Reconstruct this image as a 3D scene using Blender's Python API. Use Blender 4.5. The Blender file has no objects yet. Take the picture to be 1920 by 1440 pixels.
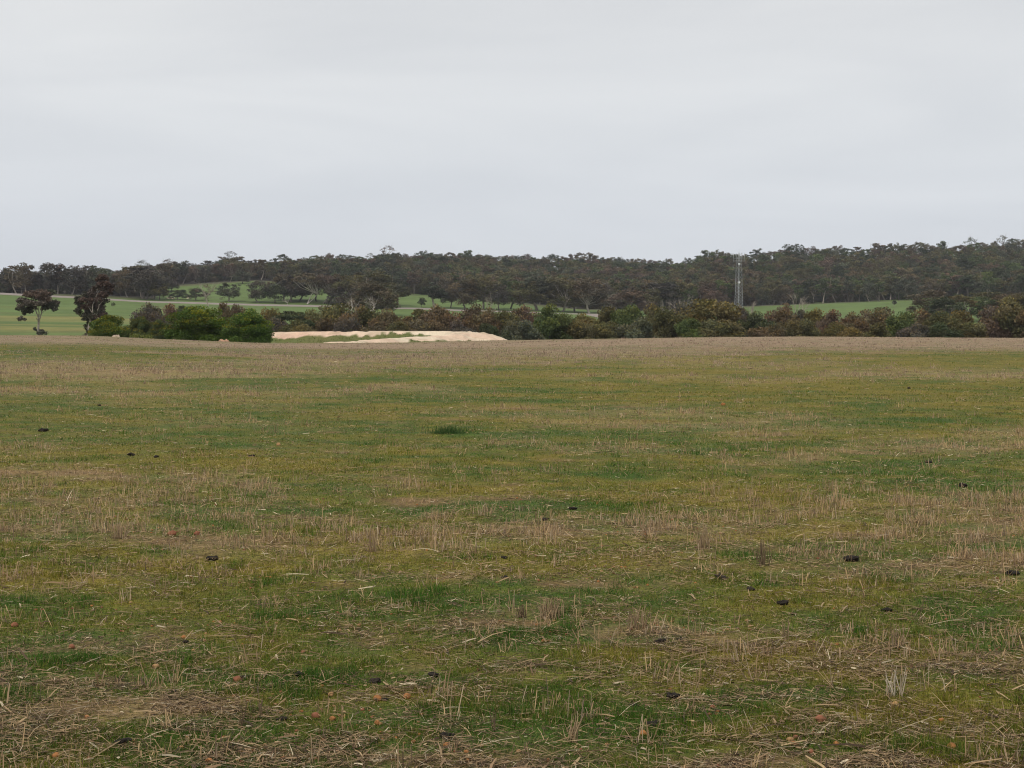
import bpy, math, numpy as np
from mathutils import Vector

sc = bpy.context.scene
COL = sc.collection
R = math.radians

# ------------------------------------------------------------------ camera
F = 2800.0            # focal length in photo pixels (photo is 1920 x 1440)
CAM_H = 1.6
PITCH = math.atan(120.0 / F)
cam_d = bpy.data.cameras.new('camera')
cam_d.sensor_fit = 'HORIZONTAL'
cam_d.sensor_width = 36.0
cam_d.lens = 36.0 * F / 1920.0
cam_d.clip_start = 0.1
cam_d.clip_end = 30000.0
cam = bpy.data.objects.new('camera', cam_d)
COL.objects.link(cam)
cam.location = (0, 0, CAM_H)
cam.rotation_euler = (math.pi / 2 - PITCH, 0, 0)
sc.camera = cam

# ------------------------------------------------------------------ light
SUN_EL, SUN_AZ = R(52), R(215)       # azimuth clockwise from +Y: the sun is behind the camera, to the left
w = bpy.data.worlds.new('World')
sc.world = w
w.use_nodes = True
nt = w.node_tree
nt.nodes.clear()
def N(tree, typ, **kw):
    n = tree.nodes.new(typ)
    for k, v in kw.items():
        setattr(n, k, v)
    return n
out = N(nt, 'ShaderNodeOutputWorld')
bg = N(nt, 'ShaderNodeBackground')
bg.inputs['Strength'].default_value = 0.1025
sky = N(nt, 'ShaderNodeTexSky', sky_type='NISHITA')
sky.sun_disc = False
sky.sun_elevation = SUN_EL
sky.sun_rotation = SUN_AZ
tc = N(nt, 'ShaderNodeTexCoord')
sep = N(nt, 'ShaderNodeSeparateXYZ')
nt.links.new(tc.outputs['Generated'], sep.inputs[0])
mp = N(nt, 'ShaderNodeMapping')
mp.inputs['Scale'].default_value = (1.5, 1.5, 9.5)
mp.inputs['Rotation'].default_value = (R(4), R(-9), R(20))
nt.links.new(tc.outputs['Generated'], mp.inputs[0])
nz = N(nt, 'ShaderNodeTexNoise')
nz.inputs['Scale'].default_value = 1.7
nz.inputs['Detail'].default_value = 5
nz.inputs['Roughness'].default_value = 0.5
nz.inputs['Distortion'].default_value = 0.6
nt.links.new(mp.outputs[0], nz.inputs['Vector'])
crn = N(nt, 'ShaderNodeValToRGB')
crn.color_ramp.elements[0].position = 0.3
crn.color_ramp.elements[0].color = (0.94, 0.945, 0.955, 1)
crn.color_ramp.elements[1].position = 0.72
crn.color_ramp.elements[1].color = (1.075, 1.07, 1.06, 1)
nt.links.new(nz.outputs['Fac'], crn.inputs[0])
# cloud sheet: faintly blue low down, paler and greyer higher up
elv = N(nt, 'ShaderNodeValToRGB')
er = elv.color_ramp
er.elements[0].position = 0.0
er.elements[0].color = (6.75, 7.1, 7.6, 1)
er.elements[1].position = 0.30
er.elements[1].color = (7.05, 7.12, 7.25, 1)
e = er.elements.new(0.06); e.color = (6.8, 7.12, 7.6, 1)
e = er.elements.new(0.12); e.color = (7.1, 7.35, 7.65, 1)
e = er.elements.new(0.20); e.color = (7.25, 7.4, 7.55, 1)
nt.links.new(sep.outputs['Z'], elv.inputs[0])
mul = N(nt, 'ShaderNodeMix', data_type='RGBA', blend_type='MULTIPLY')
mul.inputs['Factor'].default_value = 1.0
nt.links.new(elv.outputs[0], mul.inputs['A'])
nt.links.new(crn.outputs[0], mul.inputs['B'])
mx = N(nt, 'ShaderNodeMix', data_type='RGBA')
mx.inputs['Factor'].default_value = 0.97
nt.links.new(sky.outputs[0], mx.inputs['A'])
nt.links.new(mul.outputs['Result'], mx.inputs['B'])
nt.links.new(mx.outputs['Result'], bg.inputs['Color'])
nt.links.new(bg.outputs[0], out.inputs['Surface'])

sun_d = bpy.data.lights.new('sun', 'SUN')
sun_d.energy = 1.9
sun_d.angle = R(14)
sun_d.color = (1.0, 0.95, 0.87)
sun = bpy.data.objects.new('sun', sun_d)
COL.objects.link(sun)
sdir = Vector((math.sin(SUN_AZ) * math.cos(SUN_EL), math.cos(SUN_AZ) * math.cos(SUN_EL), math.sin(SUN_EL)))
sun.rotation_euler = (-sdir).to_track_quat('-Z', 'Y').to_euler()

sc.view_settings.view_transform = 'Standard'
sc.view_settings.look = 'None'
sc.view_settings.gamma = 1.0
sc.view_settings.use_curve_mapping = False
sc.view_settings.exposure = 0.0
sc.cycles.max_bounces = 6
sc.cycles.diffuse_bounces = 3
sc.cycles.transparent_max_bounces = 4
sc.cycles.volume_bounces = 0
sc.cycles.filter_width = 1.1
sc.cycles.use_denoising = True

# ------------------------------------------------------------------ noise
_T = np.random.RandomState(5).rand(65536).astype(np.float32)
def vnoise(x, y, seed=0):
    x = np.asarray(x, dtype=np.float64); y = np.asarray(y, dtype=np.float64)
    ix = np.floor(x).astype(np.int64); iy = np.floor(y).astype(np.int64)
    fx = x - ix; fy = y - iy
    fx = fx * fx * (3 - 2 * fx); fy = fy * fy * (3 - 2 * fy)
    def h(a, b):
        v = (a * 73856093) ^ (b * 19349663) ^ (seed * 83492791)
        v ^= v >> 13
        return _T[v & 65535]
    a = h(ix, iy); b = h(ix + 1, iy); c = h(ix, iy + 1); d = h(ix + 1, iy + 1)
    return (a * (1 - fx) + b * fx) * (1 - fy) + (c * (1 - fx) + d * fx) * fy
def fbm(x, y, seed=0, octv=4, gain=0.5):
    s = 0; a = 1; t = 0
    for o in range(octv):
        s = s + a * vnoise(x * 2 ** o, y * 2 ** o, seed + o * 17)
        t += a; a *= gain
    return s / t
def sstep(a, b, v):
    t = np.clip((v - a) / (b - a), 0, 1)
    return t * t * (3 - 2 * t)
def lerp3(a, b, t):
    return np.asarray(a) * (1 - t)[:, None] + np.asarray(b) * t[:, None]

# ------------------------------------------------------------------ terrain
def zrow(row, D):                 # height seen on photo row `row` at distance D
    return CAM_H + D * np.tan(np.arctan((720.0 - np.asarray(row, float)) / F) - PITCH)
PXK = np.array([0, 160, 300, 480, 620, 760, 900, 1100, 1300, 1500, 1750, 1920], float)
crest = np.array([628, 629, 635.5, 642.5, 643, 642, 638.5, 635.5, 632.5, 630.5, 632.5, 633.5])
zc = zrow(crest, 140)
DK = np.array([0, 45, 140, 150, 175, 230, 300, 700, 1000, 1300, 1600, 2600, 12000], float)
Z = np.zeros((len(DK), len(PXK)))
Z[0] = 0; Z[1] = 0; Z[2] = zc; Z[3] = zc - 0.25; Z[4] = zc - 1.9; Z[5] = -3.6
Z[6] = zrow([633, 634, 640, 652, 655, 655, 655, 655, 655, 655, 655, 655], 300)
Z[7] = zrow([553, 557, 565, 571, 574, 578, 583, 590, 590, 592, 590, 588], 700)
Z[8] = zrow([541, 536, 531, 524, 533, 547, 558, 571, 567, 566, 552, 545], 1000)
Z[9] = zrow([540, 530, 516, 512, 506, 500, 500, 508, 507, 494, 487, 474], 1300)
Z[10] = zrow([560, 545, 530, 528, 524, 520, 520, 525, 522, 512, 505, 495], 1600)
Z[11] = -5; Z[12] = -30
def col_of(x, y):
    r = np.hypot(x, y)
    D = np.maximum(y, 0.34 * r)
    px = 960 + F * np.clip(x / np.maximum(D, 1e-6), -0.5, 0.5)
    return px, D
def ground(x, y):
    x = np.asarray(x, float); y = np.asarray(y, float)
    px, D = col_of(x, y)
    cols = [np.interp(px, PXK, Z[i]) for i in range(len(DK))]
    k = np.clip(np.searchsorted(DK, D, side='right') - 1, 0, len(DK) - 2)
    t = (D - DK[k]) / (DK[k + 1] - DK[k])
    st = np.stack(cols)
    idx = np.arange(st[0].size).reshape(st[0].shape)
    fl = st.reshape(len(DK), -1)
    a = fl[k.ravel(), idx.ravel()].reshape(k.shape); b = fl[(k + 1).ravel(), idx.ravel()].reshape(k.shape)
    z = a * (1 - t) + b * t
    near = 1 - sstep(110, 150, D)
    z = z + near * ((fbm(x / 1.7, y / 1.3, 3, 3) - 0.5) * 0.07 + (vnoise(x / 14, y / 9, 9) - 0.5) * 0.16 * sstep(10, 40, D))
    far = sstep(260, 700, D)
    z = z + far * (fbm(x / 90, y / 70, 21, 3) - 0.5) * 3.0
    return z
def g1(x, y):
    return float(ground(np.array([x]), np.array([y]))[0])
def at(px, D):                     # x at photo column px and distance D
    return (px - 960.0) / F * D
def on_field(px, row):             # point of the near field seen at a photo pixel
    D = -CAM_H / math.tan(math.atan((720.0 - row) / F) - PITCH)
    for _ in range(12):
        z = g1(at(px, D), D)
        D = (z - CAM_H) / math.tan(math.atan((720.0 - row) / F) - PITCH)
    return at(px, D), D, g1(at(px, D), D)

# what covers the near field, as functions of the place
BANDS = [  # row, half height, x0, x1, weight  (rows of stubble left by the harvest)
    (640, 6, 300, 1300, .8), (636, 5, 1200, 2400, .8), (640, 7, -600, 200, .45),
    (672, 15, 350, 950, 1.0), (662, 14, 850, 1400, .95), (650, 9, 1300, 2400, .9), (697, 18, -600, 380, .95),
    (692, 11, 300, 800, .6), (680, 9, 1100, 1600, .35), (700, 8, 1500, 2400, .7), (706, 7, 1000, 1700, .4),
    (735, 10, -600, 330, .6), (730, 9, 350, 800, .5), (752, 8, 200, 600, .25), (778, 10, 900, 1500, .45),
    (765, 8, 1280, 1500, .3), (800, 11, 1000, 1500, .5), (812, 10, 1700, 2400, .75), (838, 13, 1550, 2000, .75),
    (850, 12, 1230, 1560, .8), (790, 10, 200, 520, .3), (850, 12, -400, 200, .4), (845, 10, 850, 1150, .35),
    (905, 25, -300, 560, .45), (930, 14, 500, 900, .4), (950, 22, 1500, 2300, .55), (925, 18, 1300, 1650, .35),
    (965, 20, 0, 620, .6), (1010, 22, 100, 900, .6), (1000, 22, 900, 1500, .7), (985, 26, 1500, 2300, .7),
    (1080, 22, 1550, 2300, .75), (1040, 20, 1250, 1750, .35),
    (1130, 30, -300, 200, .2), (1190, 25, 900, 1250, .2), (1170, 20, 1050, 1350, .2), (1230, 30, 1350, 1900, .2)]
LITTER = [  # row, half height, x0, x1, weight  (mats of straw lying on the ground)
    (1100, 22, 1550, 2300, .7), (1010, 30, 900, 1500, .5), (1060, 25, 0, 400, .3), (1075, 22, 600, 1200, .3),
    (1170, 22, 850, 1300, .5), (1215, 25, 1300, 1900, .5), (1180, 22, 400, 800, .25), (1255, 22, 820, 1150, .6),
    (1270, 25, 1500, 2000, .5), (1300, 20, -200, 300, .5), (1330, 22, 200, 620, .45), (1380, 16, -200, 200, .4),
    (1425, 20, 300, 1100, .5), (1385, 16, 650, 950, .4), (1310, 14, 640, 820, .5), (1430, 24, 1250, 2100, .5),
    (1240, 20, 200, 420, .3), (1340, 25, 1300, 1500, .3), (900, 26, -200, 350, .4), (985, 20, 1400, 1950, .4)]
GREEN = [
    (660, 14, -600, 330, .8), (735, 26, 850, 2400, .9), (870, 18, 230, 950, .9), (815, 8, 780, 900, 1.0),
    (830, 16, 1050, 1400, .4), (785, 22, 1450, 2400, .9), (910, 22, 1150, 1900, .7), (890, 18, 560, 1250, .3),
    (1060, 16, -100, 420, .5), (1090, 20, 1250, 1500, .7), (1130, 22, 1400, 1900, .7), (1210, 25, 1700, 2300, .7),
    (1200, 20, 900, 1150, .4), (1250, 26, 1250, 1450, .3), (1335, 30, 1550, 2300, .9), (1370, 26, 1250, 1900, .7),
    (1380, 20, 100, 400, .6), (1270, 22, 380, 700, .5), (1340, 26, 820, 1300, .5), (1040, 12, 700, 900, .4)]
def cover(x, D):
    D = np.maximum(D, 2.5)
    row = 600 + F * CAM_H / D
    px = 960 + F * x / D
    sc_ = np.clip(D / 14, 1.0, 5)
    wob = (fbm(x / (1.1 * sc_), D / (.9 * sc_), 41, 4, .6) - 0.5)
    rw = row + wob * 85 * np.clip((row - 600) / 300, 0.12, 1)
    pw = px + (fbm(x / (2.5 * sc_), D / 3.0, 43, 2) - .5) * 500
    def tab(T):
        v = np.zeros_like(D)
        for (r, h, a, b, wt) in T:
            m = np.exp(-((rw - r) / h) ** 2) * sstep(a - 60, a + 60, pw) * (1 - sstep(b - 60, b + 60, pw))
            v = np.maximum(v, wt * m)
        return v
    s, l, g = tab(BANDS), tab(LITTER), tab(GREEN)
    n1 = fbm(x / .9, D / 0.6, 51, 4, .65); n2 = fbm(x / 1.3, D / .8, 52, 4, .65); n3 = fbm(x / .35, D / .3, 53, 3)
    big = fbm(x / 6, D / 4, 54, 4, .6)
    far = sstep(18, 60, D)
    n1 = n1 * (1 - far) + big * far
    g = np.clip(0.62 + 0.42 * g + (n1 - .5) * 1.3 + (n3 - .5) * .6 - 0.30 * s - 0.25 * l, .08, 1)
    s = np.clip(s * (-.25 + 2.7 * n2) + 0.16 * sstep(.45, .7, n1), 0, 1)
    l = np.clip(0.32 + l * .8 + (n2 - .5) * 1.7 + .25 * s, 0, 1)
    yel = np.clip(.42 + (fbm(x / 2.2, D / 1.4, 55, 4, .6) - .5) * 1.8 + (fbm(x / .4, D / .3, 57, 3) - .5) * 1.3 + .3 * sstep(22, 34, D) * (1 - sstep(60, 80, D)) * sstep(800, 1300, px), 0, 1)
    return s, l, g, yel

# ------------------------------------------------------------------ mesh helpers
class MB:
    def __init__(s): s.v = []; s.f = []; s.c = []; s.n = 0
    def add(s, v, f, c=None):
        v = np.asarray(v, np.float32).reshape(-1, 3); f = np.asarray(f, np.int64)
        s.v.append(v); s.f.append(f + s.n)
        if c is None: c = (1, 1, 1)
        c = np.asarray(c, np.float32)
        if c.ndim == 1: c = np.tile(c[:3], (len(v), 1))
        s.c.append(c); s.n += len(v)
        return s
    def mesh(s, name, smooth=False):
        me = bpy.data.meshes.new(name)
        V = np.concatenate(s.v)
        me.vertices.add(len(V)); me.vertices.foreach_set('co', V.ravel())
        li = np.concatenate([f.ravel() for f in s.f]).astype(np.int32)
        sz = np.concatenate([np.full(len(f), f.shape[1]) for f in s.f])
        st = np.concatenate([[0], np.cumsum(sz)[:-1]]).astype(np.int32)
        me.loops.add(len(li)); me.loops.foreach_set('vertex_index', li)
        me.polygons.add(len(sz)); me.polygons.foreach_set('loop_start', st)
        me.update(calc_edges=True)
        if smooth: me.polygons.foreach_set('use_smooth', np.ones(len(sz), bool))
        C = np.concatenate(s.c)
        a = me.color_attributes.new('tint', 'FLOAT_COLOR', 'POINT')
        a.data.foreach_set('color', np.concatenate([C, np.ones((len(C), 1), np.float32)], 1).ravel())
        return me
    def build(s, name, mat, parent=None, smooth=False):
        me = s.mesh(name, smooth)
        me.materials.append(mat)
        o = bpy.data.objects.new(name, me)
        COL.objects.link(o)
        if parent: o.parent = parent
        return o
    def merge(s, other, M=None, T=(0, 0, 0), tint=None):
        for v, f, c in zip(other.v, other.f, other.c): pass
        v = np.concatenate(other.v)
        if M is not None: v = v @ np.asarray(M, np.float32).T
        v = v + np.asarray(T, np.float32)
        c = np.concatenate(other.c)
        if tint is not None: c = c * np.asarray(tint, np.float32)
        base = s.n
        s.v.append(v.astype(np.float32)); s.c.append(c.astype(np.float32)); s.n += len(v)
        for f in other.f: s.f.append(f + base)
def tag(o, label=None, cat=None, group=None, kind=None):
    if label: o['label'] = label
    if cat: o['category'] = cat
    if group: o['group'] = group
    if kind: o['kind'] = kind
    return o
def empty(name, loc, rz=0.0, scale=(1, 1, 1)):
    o = bpy.data.objects.new(name, None)
    o.empty_display_size = 0.2
    COL.objects.link(o)
    o.location = loc; o.rotation_euler = (0, 0, rz); o.scale = scale
    return o
def tube(pts, rad, n=6, cap=True):
    pts = np.asarray(pts, float); rad = np.asarray(rad, float)
    m = len(pts)
    d = np.gradient(pts, axis=0); d /= np.linalg.norm(d, axis=1)[:, None] + 1e-9
    ref = np.array([0.3, 0.9, 0.1]) if abs(d[0, 2]) > .6 else np.array([0.05, 0.1, 1.0])
    a = np.cross(d, ref); a /= np.linalg.norm(a, axis=1)[:, None] + 1e-9
    b = np.cross(d, a)
    t = np.arange(n) / n * 2 * math.pi
    V = pts[:, None, :] + rad[:, None, None] * (np.cos(t)[None, :, None] * a[:, None, :] + np.sin(t)[None, :, None] * b[:, None, :])
    i = np.arange(m - 1)[:, None] * n; j = np.arange(n)[None, :]; k = (j + 1) % n
    Fq = np.stack([i + j, i + k, i + n + k, i + n + j], -1).reshape(-1, 4)
    return V.reshape(-1, 3), Fq
def box(c, s):
    c = np.asarray(c, float); s = np.asarray(s, float) / 2
    V = np.array([[x, y, z] for x in (-1, 1) for y in (-1, 1) for z in (-1, 1)]) * s + c
    Fq = np.array([[0, 1, 3, 2], [4, 6, 7, 5], [0, 4, 5, 1], [2, 3, 7, 6], [0, 2, 6, 4], [1, 5, 7, 3]])
    return V, Fq
def leaf_quads(P, size, rng, flat=0.0, asp=0.55):
    n = len(P)
    a = rng.normal(size=(n, 3)); a[:, 2] *= (1 - flat); a /= np.linalg.norm(a, axis=1)[:, None]
    b = rng.normal(size=(n, 3)); b[:, 2] *= (1 - flat); b -= (a * b).sum(1)[:, None] * a; b /= np.linalg.norm(b, axis=1)[:, None]
    s = size * rng.uniform(.55, 1.35, n)
    a = a * s[:, None] * .5; b = b * s[:, None] * .5 * asp
    V = np.stack([P - a, P - b * 1.0 + a * .1, P + a, P + b], 1).reshape(-1, 3)
    Fq = np.arange(4 * n).reshape(n, 4)
    return V, Fq

# ------------------------------------------------------------------ materials
def mat_basic(name, rough=0.9, trans=0.0, objcol=False, noise=None, bump=None, spec=0.2):
    m = bpy.data.materials.new(name); m.use_nodes = True
    t = m.node_tree; t.nodes.clear()
    o = N(t, 'ShaderNodeOutputMaterial')
    p = N(t, 'ShaderNodeBsdfPrincipled')
    p.inputs['Roughness'].default_value = rough
    p.inputs['Specular IOR Level'].default_value = spec
    at_ = N(t, 'ShaderNodeAttribute', attribute_name='tint')
    c = at_.outputs['Color']
    if objcol:
        oi = N(t, 'ShaderNodeObjectInfo')
        mm = N(t, 'ShaderNodeMix', data_type='RGBA', blend_type='MULTIPLY'); mm.inputs['Factor'].default_value = 1
        t.links.new(c, mm.inputs['A']); t.links.new(oi.outputs['Color'], mm.inputs['B'])
        c = mm.outputs['Result']
    if noise:
        for (scale, lo, hi) in noise:
            g = N(t, 'ShaderNodeNewGeometry')
            n = N(t, 'ShaderNodeTexNoise'); n.inputs['Scale'].default_value = scale; n.inputs['Detail'].default_value = 4
            n.inputs['Roughness'].default_value = .65
            t.links.new(g.outputs['Position'], n.inputs['Vector'])
            mr = N(t, 'ShaderNodeMapRange'); mr.inputs['From Min'].default_value = .3; mr.inputs['From Max'].default_value = .7
            mr.inputs['To Min'].default_value = lo; mr.inputs['To Max'].default_value = hi
            t.links.new(n.outputs['Fac'], mr.inputs['Value'])
            mm = N(t, 'ShaderNodeVectorMath', operation='SCALE')
            t.links.new(c, mm.inputs[0]); t.links.new(mr.outputs[0], mm.inputs['Scale'])
            c = mm.outputs[0]
    t.links.new(c, p.inputs['Base Color'])
    if bump:
        g = N(t, 'ShaderNodeNewGeometry')
        n = N(t, 'ShaderNodeTexNoise'); n.inputs['Scale'].default_value = bump[0]; n.inputs['Detail'].default_value = 5
        t.links.new(g.outputs['Position'], n.inputs['Vector'])
        b = N(t, 'ShaderNodeBump'); b.inputs['Strength'].default_value = bump[1]; b.inputs['Distance'].default_value = bump[2]
        t.links.new(n.outputs['Fac'], b.inputs['Height']); t.links.new(b.outputs[0], p.inputs['Normal'])
    if trans:
        tr = N(t, 'ShaderNodeBsdfTranslucent'); t.links.new(c, tr.inputs['Color'])
        ms = N(t, 'ShaderNodeMixShader'); ms.inputs[0].default_value = trans
        t.links.new(p.outputs[0], ms.inputs[1]); t.links.new(tr.outputs[0], ms.inputs[2])
        t.links.new(ms.outputs[0], o.inputs['Surface'])
    else:
        t.links.new(p.outputs[0], o.inputs['Surface'])
    return m
M_SOIL = mat_basic('soil_and_moss', .95, noise=[(3.0, .75, 1.25), (38.0, .35, 1.6)], bump=(45, .6, .02))
M_FAR = mat_basic('paddock_ground', .95, noise=[(.05, .88, 1.12), (.6, .85, 1.15)])
M_GRASS = mat_basic('grass_blades', .6, trans=.3)
M_STRAW = mat_basic('straw', .7, trans=.1)
M_LEAF = mat_basic('foliage', .65, trans=.18, objcol=True)
M_BARK = mat_basic('bark', .85, objcol=True, noise=[(1.6, .7, 1.2)])
M_CLAY = mat_basic('clay', .95, noise=[(.5, .9, 1.08), (3.5, .9, 1.08)], bump=(2.5, .5, .15))
M_ROAD = mat_basic('gravel_road', .9, noise=[(.4, .9, 1.1)])
M_METAL = mat_basic('galvanised_steel', .5, spec=.5)
M_WHITE = mat_basic('white_plastic', .5, spec=.5)
M_DUNG = mat_basic('dung', .8, noise=[(60, .6, 1.4)], bump=(90, .8, .01))
M_STONE = mat_basic('laterite_stone', .85, noise=[(45, .7, 1.25)], bump=(120, .5, .004))

# ------------------------------------------------------------------ ground sheets
th_front = np.arctan(np.linspace(-0.6, 0.6, 460))
th_rest = np.linspace(math.atan(.6), 2 * math.pi - math.atan(.6), 90)[1:-1]
TH = np.concatenate([th_front, th_rest])      # angle clockwise from +Y
def sheet(rs, colfn):
    rs = np.asarray(rs)
    T, RR = np.meshgrid(TH, rs)
    x = RR * np.sin(T); y = RR * np.cos(T)
    z = ground(x, y)
    nT = len(TH); nR = len(rs)
    i = np.arange(nR - 1)[:, None] * nT; j = np.arange(nT)[None, :]; k = (j + 1) % nT
    Fq = np.stack([i + j, i + nT + j, i + nT + k, i + k], -1).reshape(-1, 4)[:, ::-1]
    V = np.stack([x, y, z], -1).reshape(-1, 3)
    mb = MB(); mb.add(V, Fq, colfn(V[:, 0], V[:, 1]))
    return mb
def field_col(x, y):
    px, D = col_of(x, y)
    s, l, g, yel = cover(x, np.maximum(D, 3))
    soil = lerp3((.19, .095, .040), (.16, .12, .05), fbm(x / .5, y / .5, 61, 3))
    moss = lerp3((.048, .086, .010), (.165, .132, .018), yel)
    strw = lerp3((.27, .19, .085), (.33, .25, .115), fbm(x / .8, y / .6, 62, 3))
    mk = sstep(.0, .45, g)
    c = soil * (1 - mk)[:, None] + moss * mk[:, None]
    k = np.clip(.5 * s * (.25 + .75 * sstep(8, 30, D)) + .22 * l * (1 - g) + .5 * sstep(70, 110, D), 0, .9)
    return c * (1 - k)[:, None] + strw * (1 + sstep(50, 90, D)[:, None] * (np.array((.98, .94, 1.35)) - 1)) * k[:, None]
rs = [0.05]
while rs[-1] < 150: rs.append(rs[-1] + max(.08, rs[-1] * .013))
rs[-1] = 150
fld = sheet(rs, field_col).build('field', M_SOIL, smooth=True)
tag(fld, kind='structure')

edge_D = np.interp
BASE_PX = np.array([0, 150, 230, 292, 318, 480, 520, 620, 740, 830, 1000, 1150, 1300, 1500, 1700, 1920], float)
BASE_D = np.array([720, 735, 745, 750, 960, 1000, 1000, 960, 960, 930, 860, 800, 790, 925, 905, 830], float)
def front_D(px): return np.interp(px, BASE_PX, BASE_D)
def paddock_col(x, y):
    px, D = col_of(x, y)
    n = fbm(x / 60, D / 25, 71, 4); n2 = fbm(x / 14, D / 10, 72, 3)
    g = lerp3((.085, .128, .030), (.115, .168, .044), n)
    yl = np.array((.20, .185, .055)); tan = np.array((.27, .235, .16))
    c = g
    def mixc(c, col, m): return c * (1 - np.clip(m, 0, 1))[:, None] + np.asarray(col) * np.clip(m, 0, 1)[:, None]
    left = 1 - sstep(230, 420, px)
    dn = D + (n - .5) * 26
    for (d0, hw, a) in [(322, 7, .5), (336, 8, 1.3), (349, 4, 1.0), (364, 3.5, 1.2), (398, 9, .8), (418, 12, .9), (455, 6, .3), (520, 8, .25)]:
        c = mixc(c, yl, a * left * np.exp(-((dn - d0) / hw) ** 2) * sstep(.25, .6, fbm(x / 45, D / 9, 73, 3) + .16))
    right = sstep(240, 330, px) * (1 - sstep(430, 560, px))
    c = mixc(c, (.17, .17, .06), .6 * right * np.exp(-((dn - 560) / 60) ** 2))
    # worn verge along the forest edge
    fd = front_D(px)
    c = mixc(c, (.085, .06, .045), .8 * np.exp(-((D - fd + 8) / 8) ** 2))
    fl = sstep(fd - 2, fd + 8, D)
    pq = px + (fbm(x / 12, D / 14, 79, 3) - .5) * 50
    patch = np.maximum(sstep(.50, .56, fbm(x / 60, D / 40, 78, 2)) * sstep(1480, 1560, px) * (1 - sstep(1060, 1100, D)),
                       sstep(735, 750, pq) * (1 - sstep(820, 835, pq)) * (1 - sstep(1000, 1030, D)))
    patch = np.maximum(patch, sstep(955, 965, pq) * (1 - sstep(985, 1000, pq)) * (1 - sstep(1020, 1040, D)))
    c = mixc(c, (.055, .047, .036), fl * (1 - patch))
    # low ground under the scrub
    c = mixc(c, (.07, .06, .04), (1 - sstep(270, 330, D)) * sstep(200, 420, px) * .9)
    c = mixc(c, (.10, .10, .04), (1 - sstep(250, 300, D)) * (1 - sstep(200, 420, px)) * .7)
    return c * (0.78 + .45 * n2)[:, None]
rs = list(np.concatenate([np.arange(150, 700, 4.0), np.arange(700, 1080, 6.0)]))
pad = sheet(rs, paddock_col).build('paddock', M_FAR, smooth=True); tag(pad, kind='structure')
def hill_col(x, y):
    px, D = col_of(x, y)
    n = fbm(x / 40, D / 30, 75, 3)
    c = lerp3((.055, .045, .035), (.075, .07, .038), n)
    gm = sstep(.55, .62, fbm(x / 70, D / 50, 78, 2)) * (1 - sstep(1100, 1180, D)) * sstep(1250, 1350, px)
    return lerp3(c, (.07, .14, .035), gm)
rs = list(np.arange(rs[-1], 1700, 14.0)) + list(np.geomspace(1720, 12000, 30))
hill = sheet(rs, hill_col).build('hill', M_FAR, smooth=True); tag(hill, kind='structure')

# road
def strip(knots, width, mat, name, col, lift=.15, step=12):
    P = []
    for (a, b) in zip(knots[:-1], knots[1:]):
        n = max(2, int(abs(b[0] - a[0]) / step))
        for t in np.arange(n) / n: P.append((a[0] + (b[0] - a[0]) * t, a[1] + (b[1] - a[1]) * t))
    P.append(knots[-1])
    P = np.array(P); x = at(P[:, 0], P[:, 1]); y = P[:, 1]
    d = np.gradient(np.stack([x, y], 1), axis=0); d /= np.linalg.norm(d, axis=1)[:, None]
    nx, ny = -d[:, 1], d[:, 0]
    cols = []
    offs = [-1, -.8, 0, .8, 1]; dz = [-.25, 1, 1.2, 1, -.25]
    for o, q in zip(offs, dz):
        xx = x + nx * o * width / 2; yy = y + ny * o * width / 2
        cols.append(np.stack([xx, yy, ground(xx, yy) + lift * q], 1))
    V = np.stack(cols, 1); m = len(P); k = len(offs)
    i = np.arange(m - 1)[:, None] * k; j = np.arange(k - 1)[None, :]
    Fq = np.stack([i + j, i + j + 1, i + k + j + 1, i + k + j], -1).reshape(-1, 4)
    mb = MB(); mb.add(V.reshape(-1, 3), Fq, col)
    o = mb.build(name, mat, smooth=True); tag(o, kind='structure'); return o
strip([(-400, 690), (0, 712), (160, 706), (300, 700), (620, 700), (1060, 700), (1110, 680), (1180, 600), (1300, 480), (1700, 430), (2400, 420)], 11, M_ROAD, 'gravel_road', (.26, .22, .195), lift=.45)

# ------------------------------------------------------------------ ground cover of the near field
rng = np.random.RandomState(11)
U = 0.5
def scatter(n, r0=631.0, r1=1560.0, umax=U):
    row = rng.uniform(r0, r1, n)
    D = F * CAM_H / (row - 600.0)
    x = rng.uniform(-umax, umax, n) * D
    return x, D
def blade_mesh(mb, x, y, z, h, wd, az, lean, laz, col, bend=0.0, tipw=0.0):
    n = len(x)
    B = np.stack([x, y, z], 1)
    s = np.stack([np.cos(az), np.sin(az), np.zeros(n)], 1) * (wd / 2)[:, None]
    L = np.stack([np.cos(laz) * np.sin(lean), np.sin(laz) * np.sin(lean), np.cos(lean)], 1) * h[:, None]
    if tipw > 0:
        V = np.stack([B - s, B + s, B + L + s * tipw, B + L - s * tipw], 1).reshape(-1, 3)
        Fq = np.arange(4 * n).reshape(n, 4); mb.add(V, Fq, np.repeat(col, 4, 0))
    else:
        V = np.stack([B - s, B + s, B + L], 1).reshape(-1, 3)
        Fq = np.arange(3 * n).reshape(n, 3); mb.add(V, Fq, np.repeat(col, 3, 0))
PIX = 1.0 / 1493.0

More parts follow.
